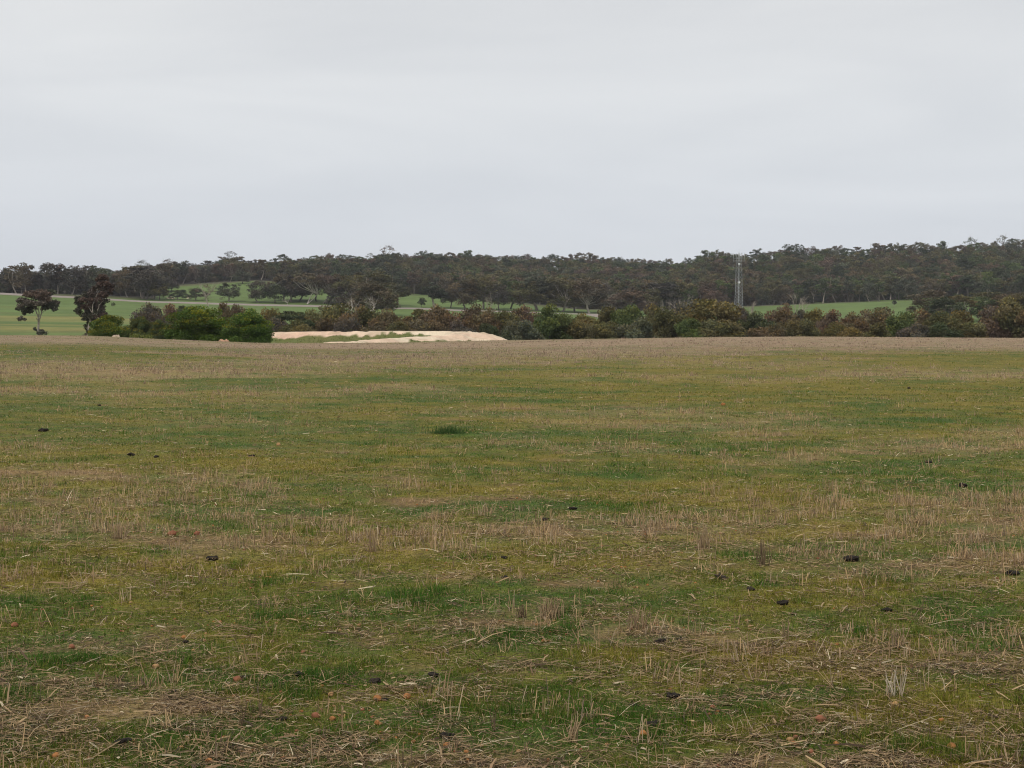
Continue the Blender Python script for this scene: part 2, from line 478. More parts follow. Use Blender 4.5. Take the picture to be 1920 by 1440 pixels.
# short green grass
x, D = scatter(1600000)
s, l, g, yel = cover(x, D)
clump = fbm(x / .09, D / .09, 81, 2); tuf = sstep(.66, .8, fbm(x / .3, D / .3, 82, 3))
keep = rng.rand(len(x)) < np.clip(g * 1.4 + .05, 0, 1) * (.45 + .55 * sstep(.35, .6, clump)) * (1 - .5 * s)
x, D, s, g, yel, clump, tuf = x[keep], D[keep], s[keep], g[keep], yel[keep], clump[keep], tuf[keep]
n = len(x)
z = ground(x, D)
h = (.008 + .026 * rng.rand(n) ** 1.5 * (.3 + g) + .035 * sstep(.6, .8, clump) * g * rng.rand(n) ** 2 + .05 * tuf * rng.rand(n)) * (1 + .6 * sstep(30, 100, D))
wd = np.maximum(.0028 * rng.uniform(.7, 1.5, n), D * PIX * .7)
c = lerp3((.048, .118, .011), (.195, .170, .020), np.clip(yel - .5 * tuf + rng.normal(0, .25, n), 0, 1))
c = lerp3(c, (.34, .24, .10), (rng.rand(n) < .14) * .8)
c *= rng.uniform(.4, 1.6, n)[:, None]
mb = MB()
blade_mesh(mb, x, D, z - .003, h, wd, rng.uniform(-1.2, 1.2, n), rng.uniform(0, 1.35, n), rng.uniform(0, 6.28, n), c)
o = mb.build('grass', M_GRASS); tag(o, 'short green and yellow-green grass sprouting across the whole stubble field', 'grass', kind='stuff')

# straw lying on the ground
x, D = scatter(700000, 640)
s, l, g, yel = cover(x, D)
pc = fbm(x / .20, D / .13, 83, 4, .6)
keep = rng.rand(len(x)) < np.clip((l * .9 + .35 * s) * sstep(.38, .62, pc) * (1 - .3 * g) + .10, 0, 1)
x, D, s = x[keep], D[keep], s[keep]
n = len(x)
z = ground(x, D) + rng.uniform(-.002, .018, n)
ln = rng.lognormal(math.log(.036), .66, n).clip(.012, .20)
wd = np.maximum(np.where(rng.rand(n) < .07, .0068, .0023) * rng.uniform(.7, 1.4, n), D * PIX * .5)
c = lerp3((.52, .37, .20), (.28, .175, .095), rng.rand(n))
c = lerp3(c, (.68, .56, .38), (rng.rand(n) < .10) * 1.0)
c = lerp3(c, (.11, .07, .04), (rng.rand(n) < .28) * 1.0)
c *= (rng.uniform(.5, 1.12, n) * (1 - .12 * (D < 9)))[:, None]  # straw close to the camera painted darker, standing in for lens vignetting
az = rng.uniform(0, 6.28, n)
d3 = np.stack([np.cos(az), np.sin(az), rng.normal(0, .13, n)], 1) * ln[:, None]
up = np.stack([-np.sin(az), np.cos(az), rng.normal(0, .5, n)], 1); up /= np.linalg.norm(up, axis=1)[:, None]
sd = up * (wd / 2)[:, None]
B = np.stack([x, D, z], 1); mid = B + d3 * .5 + np.stack([rng.normal(0, .025, n), rng.normal(0, .025, n), rng.uniform(0, .05, n)], 1) * ln[:, None]
V = np.stack([B - sd, B + sd, mid + sd, mid - sd, B + d3 + sd * .6, B + d3 - sd * .6], 1).reshape(-1, 3)
k = np.arange(n)[:, None] * 6
mb = MB(); mb.add(V, np.concatenate([k + [0, 1, 2, 3], k + [3, 2, 4, 5]]), np.repeat(c, 6, 0))
o = mb.build('straw_litter', M_STRAW); tag(o, 'loose pale straw lying flat over the field', 'straw', kind='stuff')

# standing stubble: clumps of cut stalks
x, D = scatter(190000, 629)
s, l, g, yel = cover(x, D)
D2 = D + 0
keep = rng.rand(len(x)) < np.clip(s * (.75 + .45 * sstep(20, 45, D)) * sstep(.44, .66, fbm(x / .28, D / .22, 85, 3) + .25 * sstep(25, 55, D)) + .010, 0, 1) * np.where(D < 9, .25, np.where(D < 13, .7, .8))
x, D, s = x[keep], D[keep], s[keep]
cnt = rng.randint(2, 13, len(x))
idx = np.repeat(np.arange(len(x)), cnt)
n = len(idx)
ct = rng.rand(len(x))[idx]
spread = (.024 * (1 + D / 18))[idx]
X = x[idx] + rng.normal(0, 1, n) * spread; Y = D[idx] + rng.normal(0, .6, n) * spread
z = ground(X, Y)
ch = (.035 + .085 * rng.rand(len(x)) ** 1.6)[idx] * (1 + .25 * s[idx])
h = ch * rng.uniform(.25, 1.1, n)
wd = np.maximum(.003 * rng.uniform(.7, 1.6, n), Y * PIX * .42)
c = lerp3((.50, .345, .18), (.32, .215, .125), ct)
c = lerp3(c, lerp3((.42, .31, .235), (.30, .21, .165), ct), np.clip((Y - 25) / 35, 0, .9))
c = lerp3(c, (.42, .33, .23), (rng.rand(n) < .25) * .8)
c = lerp3(c, (.10, .065, .05), (rng.rand(n) < .12) * .8)
c *= rng.uniform(.65, 1.25, n)[:, None]
mb = MB()
blade_mesh(mb, X, Y, z - .004, h, wd, rng.uniform(-1, 1, n), np.abs(rng.normal(0, .5, n)), rng.uniform(0, 6.28, n), c, tipw=.8)
o = mb.build('stubble', M_STRAW); tag(o, 'brown standing stubble stalks in ragged rows across the field', 'stubble', kind='stuff')

# ------------------------------------------------------------------ stones and clods
def lump(rx, ry, rz, seed, rough=.18, nu=10, nv=14):
    r = np.random.RandomState(seed)
    u = np.linspace(.02, math.pi - .02, nu); v = np.arange(nv) / nv * 2 * math.pi
    Uu, Vv = np.meshgrid(u, v, indexing='ij')
    d = np.stack([np.sin(Uu) * np.cos(Vv), np.sin(Uu) * np.sin(Vv), np.cos(Uu)], -1)
    k = 1 + rough * sum(a * np.sin(d @ q * f + p) for a, q, f, p in [(1, r.normal(size=3), 2.2, r.rand() * 6), (.8, r.normal(size=3), 3.5, r.rand() * 6), (.55, r.normal(size=3), 6, r.rand() * 6)])
    P = d * k[..., None] * np.array([rx, ry, rz])
    i = np.arange(nu - 1)[:, None] * nv; j = np.arange(nv)[None, :]; kk = (j + 1) % nv
    Fq = np.stack([i + j, i + kk, i + nv + kk, i + nv + j], -1).reshape(-1, 4)[:, ::-1]
    return P.reshape(-1, 3), Fq
DUNG = [  # px, row, size in photo px, label
    (395, 1050, 24, 'black dung clod in green grass left of field centre, below the long stubble row'),
    (945, 1084, 15, 'small round black clod on green grass, centre of the field'),
    (947, 1047, 13, 'tiny black clod among straw just below the central stubble row'),
    (1022, 976, 17, 'black clod in green grass above the central stubble row'),
    (1075, 956, 16, 'flat black clod just right of and behind the clod above the central stubble row'),
    (1600, 1052, 28, 'wide black clod between the two dense straw patches on the right'),
    (1356, 1086, 24, 'brown-black clod at right end of a bright green tuft'),
    (1410, 1107, 17, 'dull brown clod on yellow grass, between the tuft clod and the tall clod'),
    (1472, 1134, 24, 'tall jet black two-lobed clod, the tallest on the right'),
    (1492, 1153, 12, 'small black clod just below the tall two-lobed clod'),
    (1905, 1078, 26, 'black clod in pale straw at the right edge of the photo'),
    (1668, 1147, 22, 'low dark clod in grass to the right of the tall two-lobed clod'),
    (245, 855, 15, 'dark clod, left one of the close pair before far green strip'),
    (290, 858, 12, 'dark clod, right one of the close pair before far green strip'),
    (470, 857, 14, 'lone dark clod at the left end of the far green strip'),
    (78, 809, 17, 'dark clod near the left edge, farther out than the close pair'),
    (185, 761, 9, 'farthest tiny dark clod on the left of the field'),
    (1810, 913, 17, 'dark clod on yellow grass far out near the right edge'),
    (1742, 868, 13, 'dark clod on green grass behind the yellow patch on the right'),
    (812, 1269, 25, 'black clod on green grass beside a mat of straw, near centre'),
    (700, 1281, 26, 'dull black clod left of the clod beside the straw mat'),
    (555, 1268, 22, 'rounded charcoal clod on a green patch, left of the centre line'),
    (457, 1273, 20, 'crumbled black clod beside an orange stone, left of the charcoal clod'),
    (342, 1205, 15, 'black clod tucked under an orange stone, left part of the field'),
    (218, 1398, 34, 'largest flat black clod near the bottom left, in green grass'),
    (836, 1384, 26, 'round black clod with an orange stone below it, bottom centre'),
    (527, 1351, 22, 'blue-black clod beside upright stalks, bottom left of centre'),
    (1265, 1309, 28, 'black crumbly clod at the right of the bottom centre'),
    (1228, 1362, 28, 'dark clod crossed by straw, nearer than the crumbly clod'),
    (1190, 1325, 20, 'greenish black clod left of the crumbly clod'),
    (320, 1300, 17, 'brown-black clod with reddish grit on the lower left'),
    (720, 1314, 16, 'small black clod wedged between two orange stones'),
    (1240, 1205, 20, 'low black clod on green grass right of the tall stubble tufts'),
    (1278, 1201, 15, 'jet black clod just right of the low black clod'),
    (1705, 729, 8, 'farthest tiny dark clod on the right of the field')]
for i, (px, row, sz, lb) in enumerate(DUNG):
    X, Y, zz = on_field(px, row)
    r = sz * .86 * Y / F / 2
    r_ = np.random.RandomState(i + 40)
    mb = MB()
    for q in range(r_.randint(4, 8)):
        k = .85 if q == 0 else r_.uniform(.3, .6)
        V, Fq = lump(r * k, r * k * .8, r * k * r_.uniform(.4, .62), i * 9 + q, .3)
        if q: V = V + np.array([r_.uniform(-.8, .8) * r, r_.uniform(-.5, .5) * r, r * r_.uniform(0, .3)])
        mb.add(V, Fq, np.array((.030, .023, .018)) * (1.5 if 'brown' in lb or 'dull' in lb else .8))
    o = mb.build('dung_clod', M_DUNG, smooth=True); o.location = (X, Y, zz + r * .3)
    tag(o, lb, 'clod', 'dark dung clods scattered on the field')
STONES = [
    (705, 1313, 17, 'orange stone at the left of the pair around a black clod', 0),
    (762, 1309, 17, 'smooth orange stone at the right of the pair around a black clod', 0),
    (705, 1358, 13, 'small orange stone directly below the pair of orange stones', 0),
    (836, 1399, 14, 'orange stone directly below the round black clod, bottom centre', 0),
    (820, 1295, 10, 'pale ochre pebble in grass above the round black clod', 2),
    (440, 1278, 17, 'red-orange stone beside the crumbled black clod', 1),
    (617, 1305, 13, 'yellow-brown stone in straw on the left of centre', 2),
    (588, 1345, 17, 'reddish tan stone, left of two near the bottom left of centre', 1),
    (620, 1350, 13, 'orange stone, right of two near the bottom left of centre', 0),
    (155, 1348, 13, 'single orange stone in straw near the bottom left', 0),
    (340, 1197, 11, 'orange stone sitting on top of a black clod', 0),
    (127, 1216, 14, 'reddish orange stone in grass near the left edge', 1),
    (20, 1175, 14, 'dull pink stone at the left edge of the photo', 1),
    (95, 1421, 18, 'flat orange stone at the bottom left corner', 0),
    (385, 1430, 16, 'orange stone at the very bottom, left of centre', 0),
    (1545, 1354, 22, 'large reddish brown stone with a dead sprig beside it', 1),
    (1576, 1398, 14, 'single orange stone right of the cluster of three', 0),
    (1488, 1390, 15, 'tan stone, left one of the cluster of three', 2),
    (1498, 1385, 13, 'brown stone, back one of the cluster of three', 1),
    (1495, 1399, 15, 'orange stone, front one of the cluster of three', 0),
    (1794, 1406, 22, 'round rust-orange stone near the bottom right corner', 0),
    (1685, 1325, 18, 'tan-orange stone in yellow grass on the right', 2),
    (1340, 1329, 13, 'dull brown stone beside pale dry leaf, right of centre', 1),
    (1209, 1379, 17, 'orange stone in green grass right of the bottom centre', 0),
    (1774, 1352, 11, 'small flat orange stone above the rust-orange stone', 0),
    (1832, 1382, 11, 'small orange pebble right of the rust-orange stone', 0),
    (1527, 1412, 12, 'brown-red stone at the bottom, left of the corner stone', 1),
    (320, 1004, 17, 'pinkish clay lump at the foot of the long stubble row', 1),
    (366, 1003, 14, 'smaller pinkish clay lump, right of the other one', 1),
    (1357, 760, 9, 'far pale orange stone on yellow grass, right part of the field', 0),
    (521, 835, 9, 'far pale stone left of centre, behind the far green strip', 2),
    (286, 1252, 14, 'tan stone beside straw on the lower left', 2),
    (1140, 1397, 8, 'pebble in green grass near bottom centre', 2),
    (565, 1225, 10, 'dull orange pebble in straw, left of the centre line', 1)]
SC = [(.36, .155, .055), (.25, .10, .055), (.38, .22, .10)]
for i, (px, row, sz, lb, ci) in enumerate(STONES):
    X, Y, zz = on_field(px, row)
    r = sz * Y / F / 2
    mb = MB(); V, Fq = lump(r, r * .85, r * .75, i + 900, .10); mb.add(V, Fq, SC[ci])
    o = mb.build('stone', M_STONE, smooth=True); o.location = (X, Y, zz + r * .4); o.rotation_euler = (0, 0, i * 1.3)
    tag(o, lb, 'stone', 'orange stones lying in the grass')
# fine gravel
x, D = scatter(5200, 900)
keep = rng.rand(len(x)) < sstep(.5, .75, fbm(x / .8, D / .6, 91, 3)) * .9 + .04
x, D = x[keep], D[keep]; z = ground(x, D)
protos = [lump(1, .85, .7, 700 + q, .12, 5, 7) for q in range(5)]
mb = MB()
for i in range(len(x)):
    V, Fq = protos[i % 5]; r = rng.uniform(.004, .011)
    mb.add(V * r + np.array([x[i], D[i], z[i] + r * .3]), Fq, np.array(SC[rng.randint(3)]) * rng.uniform(.6, 1.2))
o = mb.build('gravel', M_STONE, smooth=True); tag(o, 'small orange ironstone gravel scattered between the grass', 'gravel', kind='stuff')

# taller single stalk tufts, countable ones near the camera
def tuft(px, row, hpx, wpx, n, label, dark=False, name='stubble_tuft', colr=None, spread=.25):
    X, Y, zz = on_field(px, row); h = hpx * Y / F; wd = wpx * Y / F
    r_ = np.random.RandomState(int(px * 7 + row))
    bx = r_.normal(0, .3, n) * wd; by = r_.normal(0, .3, n) * wd * .5
    hh = h * r_.uniform(.45, 1.05, n)
    lean = np.abs(r_.normal(0, spread, n))
    c0, c1 = colr if colr else (((.14, .10, .06), (.24, .17, .10)) if dark else ((.48, .35, .20), (.30, .21, .13)))
    c = lerp3(c0, c1, r_.rand(n)) * r_.uniform(.7, 1.2, n)[:, None]
    zg = ground(X + bx, Y + by) - zz
    mb = MB()
    for i in range(n):
        la = r_.uniform(0, 6.28); L = np.array([math.cos(la) * math.sin(lean[i]), math.sin(la) * math.sin(lean[i]), math.cos(lean[i])]) * hh[i]
        b = np.array([bx[i], by[i], zg[i] - .004])
        q = np.array([r_.normal(0, .004), r_.normal(0, .004), 0])
        V, Fq = tube([b, b + L * .5 + q, b + L], [.0022, .002, .0013], 4); mb.add(V, Fq, c[i])
    o = mb.build(name, M_STRAW); o.location = (X, Y, zz)
    tag(o, label, 'stubble', 'tall tufts standing out of the near grass'); return o
tuft(1035, 1160, 42, 42, 60, 'dense brown tuft of upright stalks with a green base, centre of the field')
tuft(978, 1158, 28, 20, 22, 'short dark tuft of stalks just left of the dense central tuft', True)
tuft(1200, 1178, 48, 50, 34, 'open tuft of pale upright stalks right of the dense central tuft')
tuft(1074, 1392, 60, 16, 18, 'thick pale bundle of upright stalks at the bottom, right of centre')
tuft(486, 1345, 60, 12, 6, 'few dark thin upright stalks at the bottom, left of centre', True)
tuft(450, 1365, 55, 16, 4, 'two or three leaning dark stalks left of the thin dark stalks', True)
tuft(925, 1370, 50, 10, 5, 'slim dark upright stalks below the centre, on green grass', True)
tuft(1480, 1200, 62, 16, 6, 'tall bleached leaning stalks in the straw right of centre', spread=.3)
tuft(1690, 1215, 50, 20, 16, 'brown stalks with a green sprig, right part of the field')
tuft(1685, 1305, 60, 40, 18, 'white-bleached splayed grass tuft on a straw mat at right', colr=((.62, .54, .42), (.40, .32, .22)), spread=.5)
tuft(698, 1034, 42, 14, 26, 'narrow dark brown stalk bundle left of centre, in the long stubble row')
tuft(222, 1010, 32, 26, 34, 'brown stalk clump at the left end of the long stubble row')
tuft(1432, 1060, 50, 24, 26, 'brown stalk clump standing between two black clods on the right', True)
tuft(1320, 1030, 48, 28, 34, 'reddish pale stalk clump right of centre in the long stubble row')
tuft(840, 812, 16, 60, 260, 'dark green grass clump far out, left of centre', name='grass_clump', colr=((.035, .085, .02), (.06, .12, .03)), spread=.7)

# ------------------------------------------------------------------ clay bank of the dam
def polyd(x, y, P):
    best = np.full(x.shape, 1e9); hv = np.zeros(x.shape)
    for a, b in zip(P[:-1], P[1:]):
        dx, dy = b[0] - a[0], b[1] - a[1]
        t = np.clip(((x - a[0]) * dx + (y - a[1]) * dy) / (dx * dx + dy * dy), 0, 1)
        d = np.hypot(x - a[0] - t * dx, y - a[1] - t * dy)
        m = d < best
        best = np.where(m, d, best); hv = np.where(m, a[2] + (b[2] - a[2]) * t, hv)
    return best, hv
def bp(px, D, row): return (at(px, D), D, float(zrow(row, D)))
RA = [bp(470, 209, 623.5), bp(560, 208, 622), bp(640, 208, 621.2), bp(760, 207, 620.6), bp(860, 206, 620.6), bp(888, 202, 622)]
RB = [bp(888, 202, 622), bp(902, 198, 629), bp(914, 194, 641)]
RC = [bp(868, 203, 622.5), bp(845, 193, 628.2), bp(760, 185, 633), bp(680, 177, 638), bp(590, 168, 643.6), bp(540, 163, 647)]
gx, gy = np.meshgrid(np.linspace(at(440, 205), at(1000, 205), 300), np.linspace(158, 224, 200))
def bank_h(x, y):
    base = ground(x, y) - .35
    h = base
    for P, wtop, sl in ((RA, 1.2, .34), (RB, .8, .42), (RC, .7, .30)):
        d, hv = polyd(x, y, P)
        d = d + (fbm(x / 2.2, y / 2.2, 101, 3) - .5) * 1.8
        ph = hv - np.maximum(0, d - wtop) * sl - .02 * d
        h = np.maximum(h, ph)
    return h + (fbm(x / 1.2, y / 1.2, 103, 3) - .5) * .12 * (h > base + .02) - np.maximum(0, fbm(x / 1.6, y / 7, 111, 3) - .55) * .75 * (h > base + .02)
H = bank_h(gx, gy)
V = np.stack([gx, gy, H], -1).reshape(-1, 3)
d1, _ = polyd(gx, gy, RA); d2, _ = polyd(gx, gy, RC); d3_, _ = polyd(gx, gy, RB)
gul = fbm(gx / 1.1, gy / 6, 105, 3)
edge1 = 2.3 + (fbm(gx / 4.5, gy / 3.5, 106, 3) - .5) * 3.2 + (gul - .5) * 2 + 5 * sstep(at(780, 205), at(860, 205), gx)
clay = np.maximum(1 - sstep(edge1 - .25, edge1 + .25, d1), 1 - sstep(2.5, 4, d3_ + (gul - .5) * 2))
e2 = 1.25 + (fbm(gx / 2.5, gy / 2, 107, 3) - .5) * 2.0 + 1.2 * sstep(at(700, 190), at(860, 190), gx)
clay = np.maximum(clay, 1 - sstep(e2 - .2, e2 + .2, d2)).ravel()
pk = fbm(gx / 6, gy / 2.5, 108, 3).ravel()
leftish = 1 - sstep(at(560, 205), at(800, 205), gx.ravel())
cc = lerp3((.72, .60, .44), (.66, .43, .31), np.clip(sstep(.4, .7, pk) * .55 + leftish * .5, 0, .85))
cc = cc * (.80 + .32 * fbm(gx / .9, gy / 4, 112, 3).ravel())[:, None]; dm = sstep(.62, .70, fbm(gx / 2.4, gy / 1.6, 113, 3).ravel()) * .45; cc = cc * (1 - dm)[:, None] + np.array((.42, .32, .21)) * dm[:, None]
gg = lerp3((.10, .135, .035), (.15, .14, .05), fbm(gx / 3, gy / 3, 109, 3).ravel())
Cc = gg * (1 - clay)[:, None] + cc * clay[:, None]
nx_, ny_ = 300, 200
i = np.arange(ny_ - 1)[:, None] * nx_; j = np.arange(nx_ - 1)[None, :]
Fq = np.stack([i + j, i + j + 1, i + nx_ + j + 1, i + nx_ + j], -1).reshape(-1, 4)
fz = H.ravel()[Fq].max(1) > (ground(gx, gy).ravel()[Fq].max(1) - .12)
mb = MB(); mb.add(V, Fq[fz], Cc)
bank = mb.build('clay_bank', M_CLAY, smooth=True)
tag(bank, 'pale cream and pink clay bank of a farm dam beyond the field', 'earth bank')
# grass tufts on the bank
r_ = np.random.RandomState(3)
sel = r_.choice(np.where((clay < .25) & (H.ravel() > ground(gx, gy).ravel() - .1))[0], 6000)
X = V[sel, 0] + r_.uniform(-.15, .15, 6000); Y = V[sel, 1] + r_.uniform(-.15, .15, 6000)
mb = MB(); c = lerp3((.085, .135, .03), (.16, .16, .05), r_.rand(6000)) * r_.uniform(.7, 1.2, 6000)[:, None]
blade_mesh(mb, X, Y, V[sel, 2] - .02, r_.uniform(.08, .22, 6000), r_.uniform(.08, .16, 6000), r_.uniform(-1, 1, 6000), r_.uniform(0, .6, 6000), r_.uniform(0, 6.28, 6000), c)
o = mb.build('grass_cover', M_GRASS, bank); o['kind'] = 'stuff'

def mound(px, D, w_, hgt, dpt, col, name, label, cat, seed):
    X = at(px, D); zz = g1(X, D)
    V, Fq = lump(w_ / 2, dpt / 2, hgt, seed, .30, 18, 28)
    mb = MB(); mb.add(V, Fq, col); o = mb.build(name, M_CLAY, smooth=True); o.location = (X, D, zz - .05)
    tag(o, label, cat); return o
zc_ = lambda px, row, D: float(zrow(row, D)) - g1(at(px, D), D)
X0, Y0 = at(417, 156), 156.0; z0_ = g1(X0, Y0); hh_ = zc_(417, 632, 156)
uu, vv = np.meshgrid(np.linspace(-1, 1, 60), np.linspace(-1, 1, 60))
rr = np.hypot(uu, vv); pk_ = np.hypot(uu - .45, vv)
hz_ = hh_ * np.maximum(np.clip(1 - pk_ * 1.9, 0, 1), .62 * np.clip(1 - rr, 0, 1) * 1.3) * (.7 + .6 * fbm(uu * 4, vv * 4, 301, 4)) - .06
V = np.stack([uu * 1.05, vv * 1.1, hz_], -1).reshape(-1, 3)
i_ = np.arange(59)[:, None] * 60; j_ = np.arange(59)[None, :]
mb = MB(); mb.add(V, np.stack([i_ + j_, i_ + j_ + 1, i_ + 60 + j_ + 1, i_ + 60 + j_], -1).reshape(-1, 4), (.50, .29, .185))
o = mb.build('clay_mound', M_CLAY, smooth=True); o.location = (X0, Y0, z0_)
tag(o, 'small orange-pink mound of clay between the two large wattles', 'mound')
mound(218, 146, .55, zc_(218, 627.5, 146), .5, (.42, .33, .24), 'boulder', 'pale tan boulder at the field edge before the leftmost wattle', 'boulder', 8)
mound(321, 745, 3.8, .9, 4, (.72, .62, .42), 'sand_heap', 'longer pale sand heap beside the road, under a gum', 'sand heap', 12)
mound(354, 750, 1.8, 1.1, 2, (.72, .62, .45), 'sand_heap', 'small pointed pale sand heap beside the road, right of the longer one', 'sand heap', 13)

# ------------------------------------------------------------------ trees
def limb(mb, a, b, r0, r1, rs_, wob=.08, n=5, col=(1, 1, 1), seg=5):
    a = np.asarray(a, float); b = np.asarray(b, float); L = np.linalg.norm(b - a)
    t = np.linspace(0, 1, n)
    P = a + (b - a) * t[:, None]
    off = np.cumsum(rs_.normal(0, 1, (n, 3)), 0) * L * wob / n
    off -= off[0] + (off[-1] - off[0]) * t[:, None]
    sag = np.sin(t * math.pi) * L * .08
    P = P + off; P[:, 2] -= sag * 0.6
    V, Fq = tube(P, r0 + (r1 - r0) * t, seg); mb.add(V, Fq, col)
    return P
def gum(seed, H=15.0, W=10.0, fork=.38, nclump=11, leaf=.75, nleaf=1200, style='round', flat=.45, tip=None, multi=1, bare=0, base_low=None):
    r_ = np.random.RandomState(seed)
    tr, cr = MB(), MB()
    forks = []
    for m in range(multi):
        lean = r_.normal(0, .05, 2) + (r_.uniform(-.25, .25, 2) if multi > 1 else 0)
        top = np.array([lean[0] * H, lean[1] * H, H * fork * r_.uniform(.85, 1.1)])
        rb = H * .019 / (1 if multi == 1 else 1.5)
        limb(tr, (r_.normal(0, .1) * multi, r_.normal(0, .1) * multi, -.6), top, rb, rb * .75, r_, .1, 5, (1, 1, 1), 7)
        forks.append(top)
    C = []
    for i in range(nclump):
        ph = i * 2.399 + r_.uniform(-.4, .4)
        t = (i + .5) / nclump
        if style == 'umbrella':
            rr = W / 2 * math.sqrt(t) * .86; zz = H * (.93 - .30 * t ** 1.3) + r_.normal(0, .02) * H
            rad = np.array([W * .19, W * .19, H * .075]) * r_.uniform(.75, 1.25)
        elif style == 'tall':
            rr = W / 2 * .75 * r_.uniform(.2, 1) * (1 - abs(t - .45)); zz = H * (.45 + .48 * (1 - t)) 
            rad = np.array([W * .2, W * .2, H * .09]) * r_.uniform(.7, 1.25)
        else:
            zl = .26 + .64 * (1 - t); rr = W / 2 * .8 * math.sqrt(max(.12, 1 - ((zl - .5) / .46) ** 2)) * r_.uniform(.45, 1)
            zz = H * zl; rad = np.array([W * .19, W * .19, H * .15]) * r_.uniform(.7, 1.3)
        C.append((np.array([rr * math.cos(ph), rr * math.sin(ph), min(zz, H - rad[2] * .9)]), rad))
    vol = np.array([c[1].prod() ** .66 for c in C]); vol /= vol.sum()
    for (c, rad), vv in zip(C, vol):
        f = forks[r_.randint(len(forks))]
        limb(tr, f, c - np.array([0, 0, rad[2] * .3]), H * .0085, H * .003, r_, .18, 6, (1, 1, 1), 4)
        # three secondary twigs inside the clump
        n = int(nleaf * vv)
        sub = r_.randint(3, 6)
        sc_ = r_.normal(size=(sub, 3)); sc_ /= np.linalg.norm(sc_, axis=1)[:, None]; sc_[:, 2] *= .8
        sc_ = c + sc_ * rad * .6
        for q in sc_: limb(tr, c - np.array([0, 0, rad[2] * .3]), q, H * .0032, H * .0012, r_, .1, 3, (1, 1, 1), 3)
        which = r_.randint(0, sub, n)
        d = r_.normal(size=(n, 3)); d /= np.linalg.norm(d, axis=1)[:, None]
        P = sc_[which] + d * rad * .55 * (r_.rand(n) ** .45)[:, None]
        V, Fq = leaf_quads(P, leaf, r_, .3)
        tone = r_.uniform(.65, 1.35) * r_.uniform(.8, 1.25, n)
        col = np.stack([tone * r_.uniform(.92, 1.12), tone, tone * r_.uniform(.85, 1.1)], 1)
        if tip is not None:
            m = ((P[:, 2] - c[2]) / rad[2] > .15) & (r_.rand(n) < .5)
            col[m] = col[m] * np.asarray(tip)
        cr.add(V, Fq, np.repeat(col, 4, 0))
    for b in range(bare):
        ph = r_.uniform(0, 6.28); L = np.array([math.cos(ph) * W * .4, math.sin(ph) * W * .4, H * r_.uniform(.85, 1.08)])
        limb(tr, forks[0], L, H * .006, H * .0015, r_, .25, 7, (1, 1, 1), 4)
    return tr, cr
def dead(seed, H=8.0, W=8.0, lev=4):
    r_ = np.random.RandomState(seed); tr = MB()
    def rec(p, d, L, r, k):
        q = p + d * L
        P = limb(tr, p, q, r, r * .65, r_, .22, 5, (1, 1, 1), 5)
        if k == 0: return
        for _ in range(r_.randint(2, 4)):
            nd = d + r_.normal(0, .55, 3) * np.array([W / H, W / H, .6]); nd /= np.linalg.norm(nd)
            rec(q, nd, L * r_.uniform(.55, .85), r * .62, k - 1)
    for _ in range(2):
        d = np.array([r_.normal(0, .3), r_.normal(0, .3), 1.0]); d /= np.linalg.norm(d)
        rec(np.array([r_.normal(0, .2), r_.normal(0, .2), -.5]), d, H * .36, H * .022, lev)
    return tr
def shrub(seed, H=5.0, W=7.0, leaf=.2, nleaf=9000, nclump=22, tip=(1, 1, 1), tipamt=.4, dense=.5, low=.08, cs=1.0):
    r_ = np.random.RandomState(seed); tr, cr = MB(), MB()
    C = []
    for i in range(nclump):
        ph = r_.uniform(0, 6.28); el = math.asin(r_.uniform(.0, 1)) 
        k = r_.uniform(.5, .82)
        c = np.array([math.cos(ph) * math.cos(el) * W / 2 * k, math.sin(ph) * math.cos(el) * W / 2 * k, H * low + math.sin(el) * H * (1 - low) * k + H * .12])
        rad = np.array([W * .16, W * .16, H * .15]) * r_.uniform(.7, 1.4) * cs
        c[2] = min(c[2], H - rad[2]); C.append((c, rad))
    vol = np.array([c[1].prod() ** .66 for c in C]); vol /= vol.sum()
    for k in range(7):
        c, rad = C[r_.randint(len(C))]
        limb(tr, (r_.normal(0, W * .04), r_.normal(0, W * .04), -.4), c, H * .018, H * .006, r_, .2, 6, (1, 1, 1), 5)
    for (c, rad), vv in zip(C, vol):
        n = int(nleaf * vv)
        d = r_.normal(size=(n, 3)); d /= np.linalg.norm(d, axis=1)[:, None]
        lump_ = .78 + .35 * vnoise(d[:, 0] * 2.2 + seed, d[:, 2] * 2.2 + d[:, 1] * 1.7, seed)
        P = c + d * rad * (lump_ * r_.rand(n) ** dense)[:, None]
        P[:, 2] = np.maximum(P[:, 2], .05)
        V, Fq = leaf_quads(P, leaf, r_, .2)
        tone = r_.uniform(.7, 1.3) * r_.uniform(.75, 1.3, n)
        col = np.stack([tone * r_.uniform(.9, 1.12), tone, tone * r_.uniform(.85, 1.1)], 1)
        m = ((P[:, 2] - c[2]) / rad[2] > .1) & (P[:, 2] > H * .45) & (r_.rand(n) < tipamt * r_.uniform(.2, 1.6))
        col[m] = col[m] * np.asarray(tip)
        cr.add(V, Fq, np.repeat(col, 4, 0))
    return tr, cr

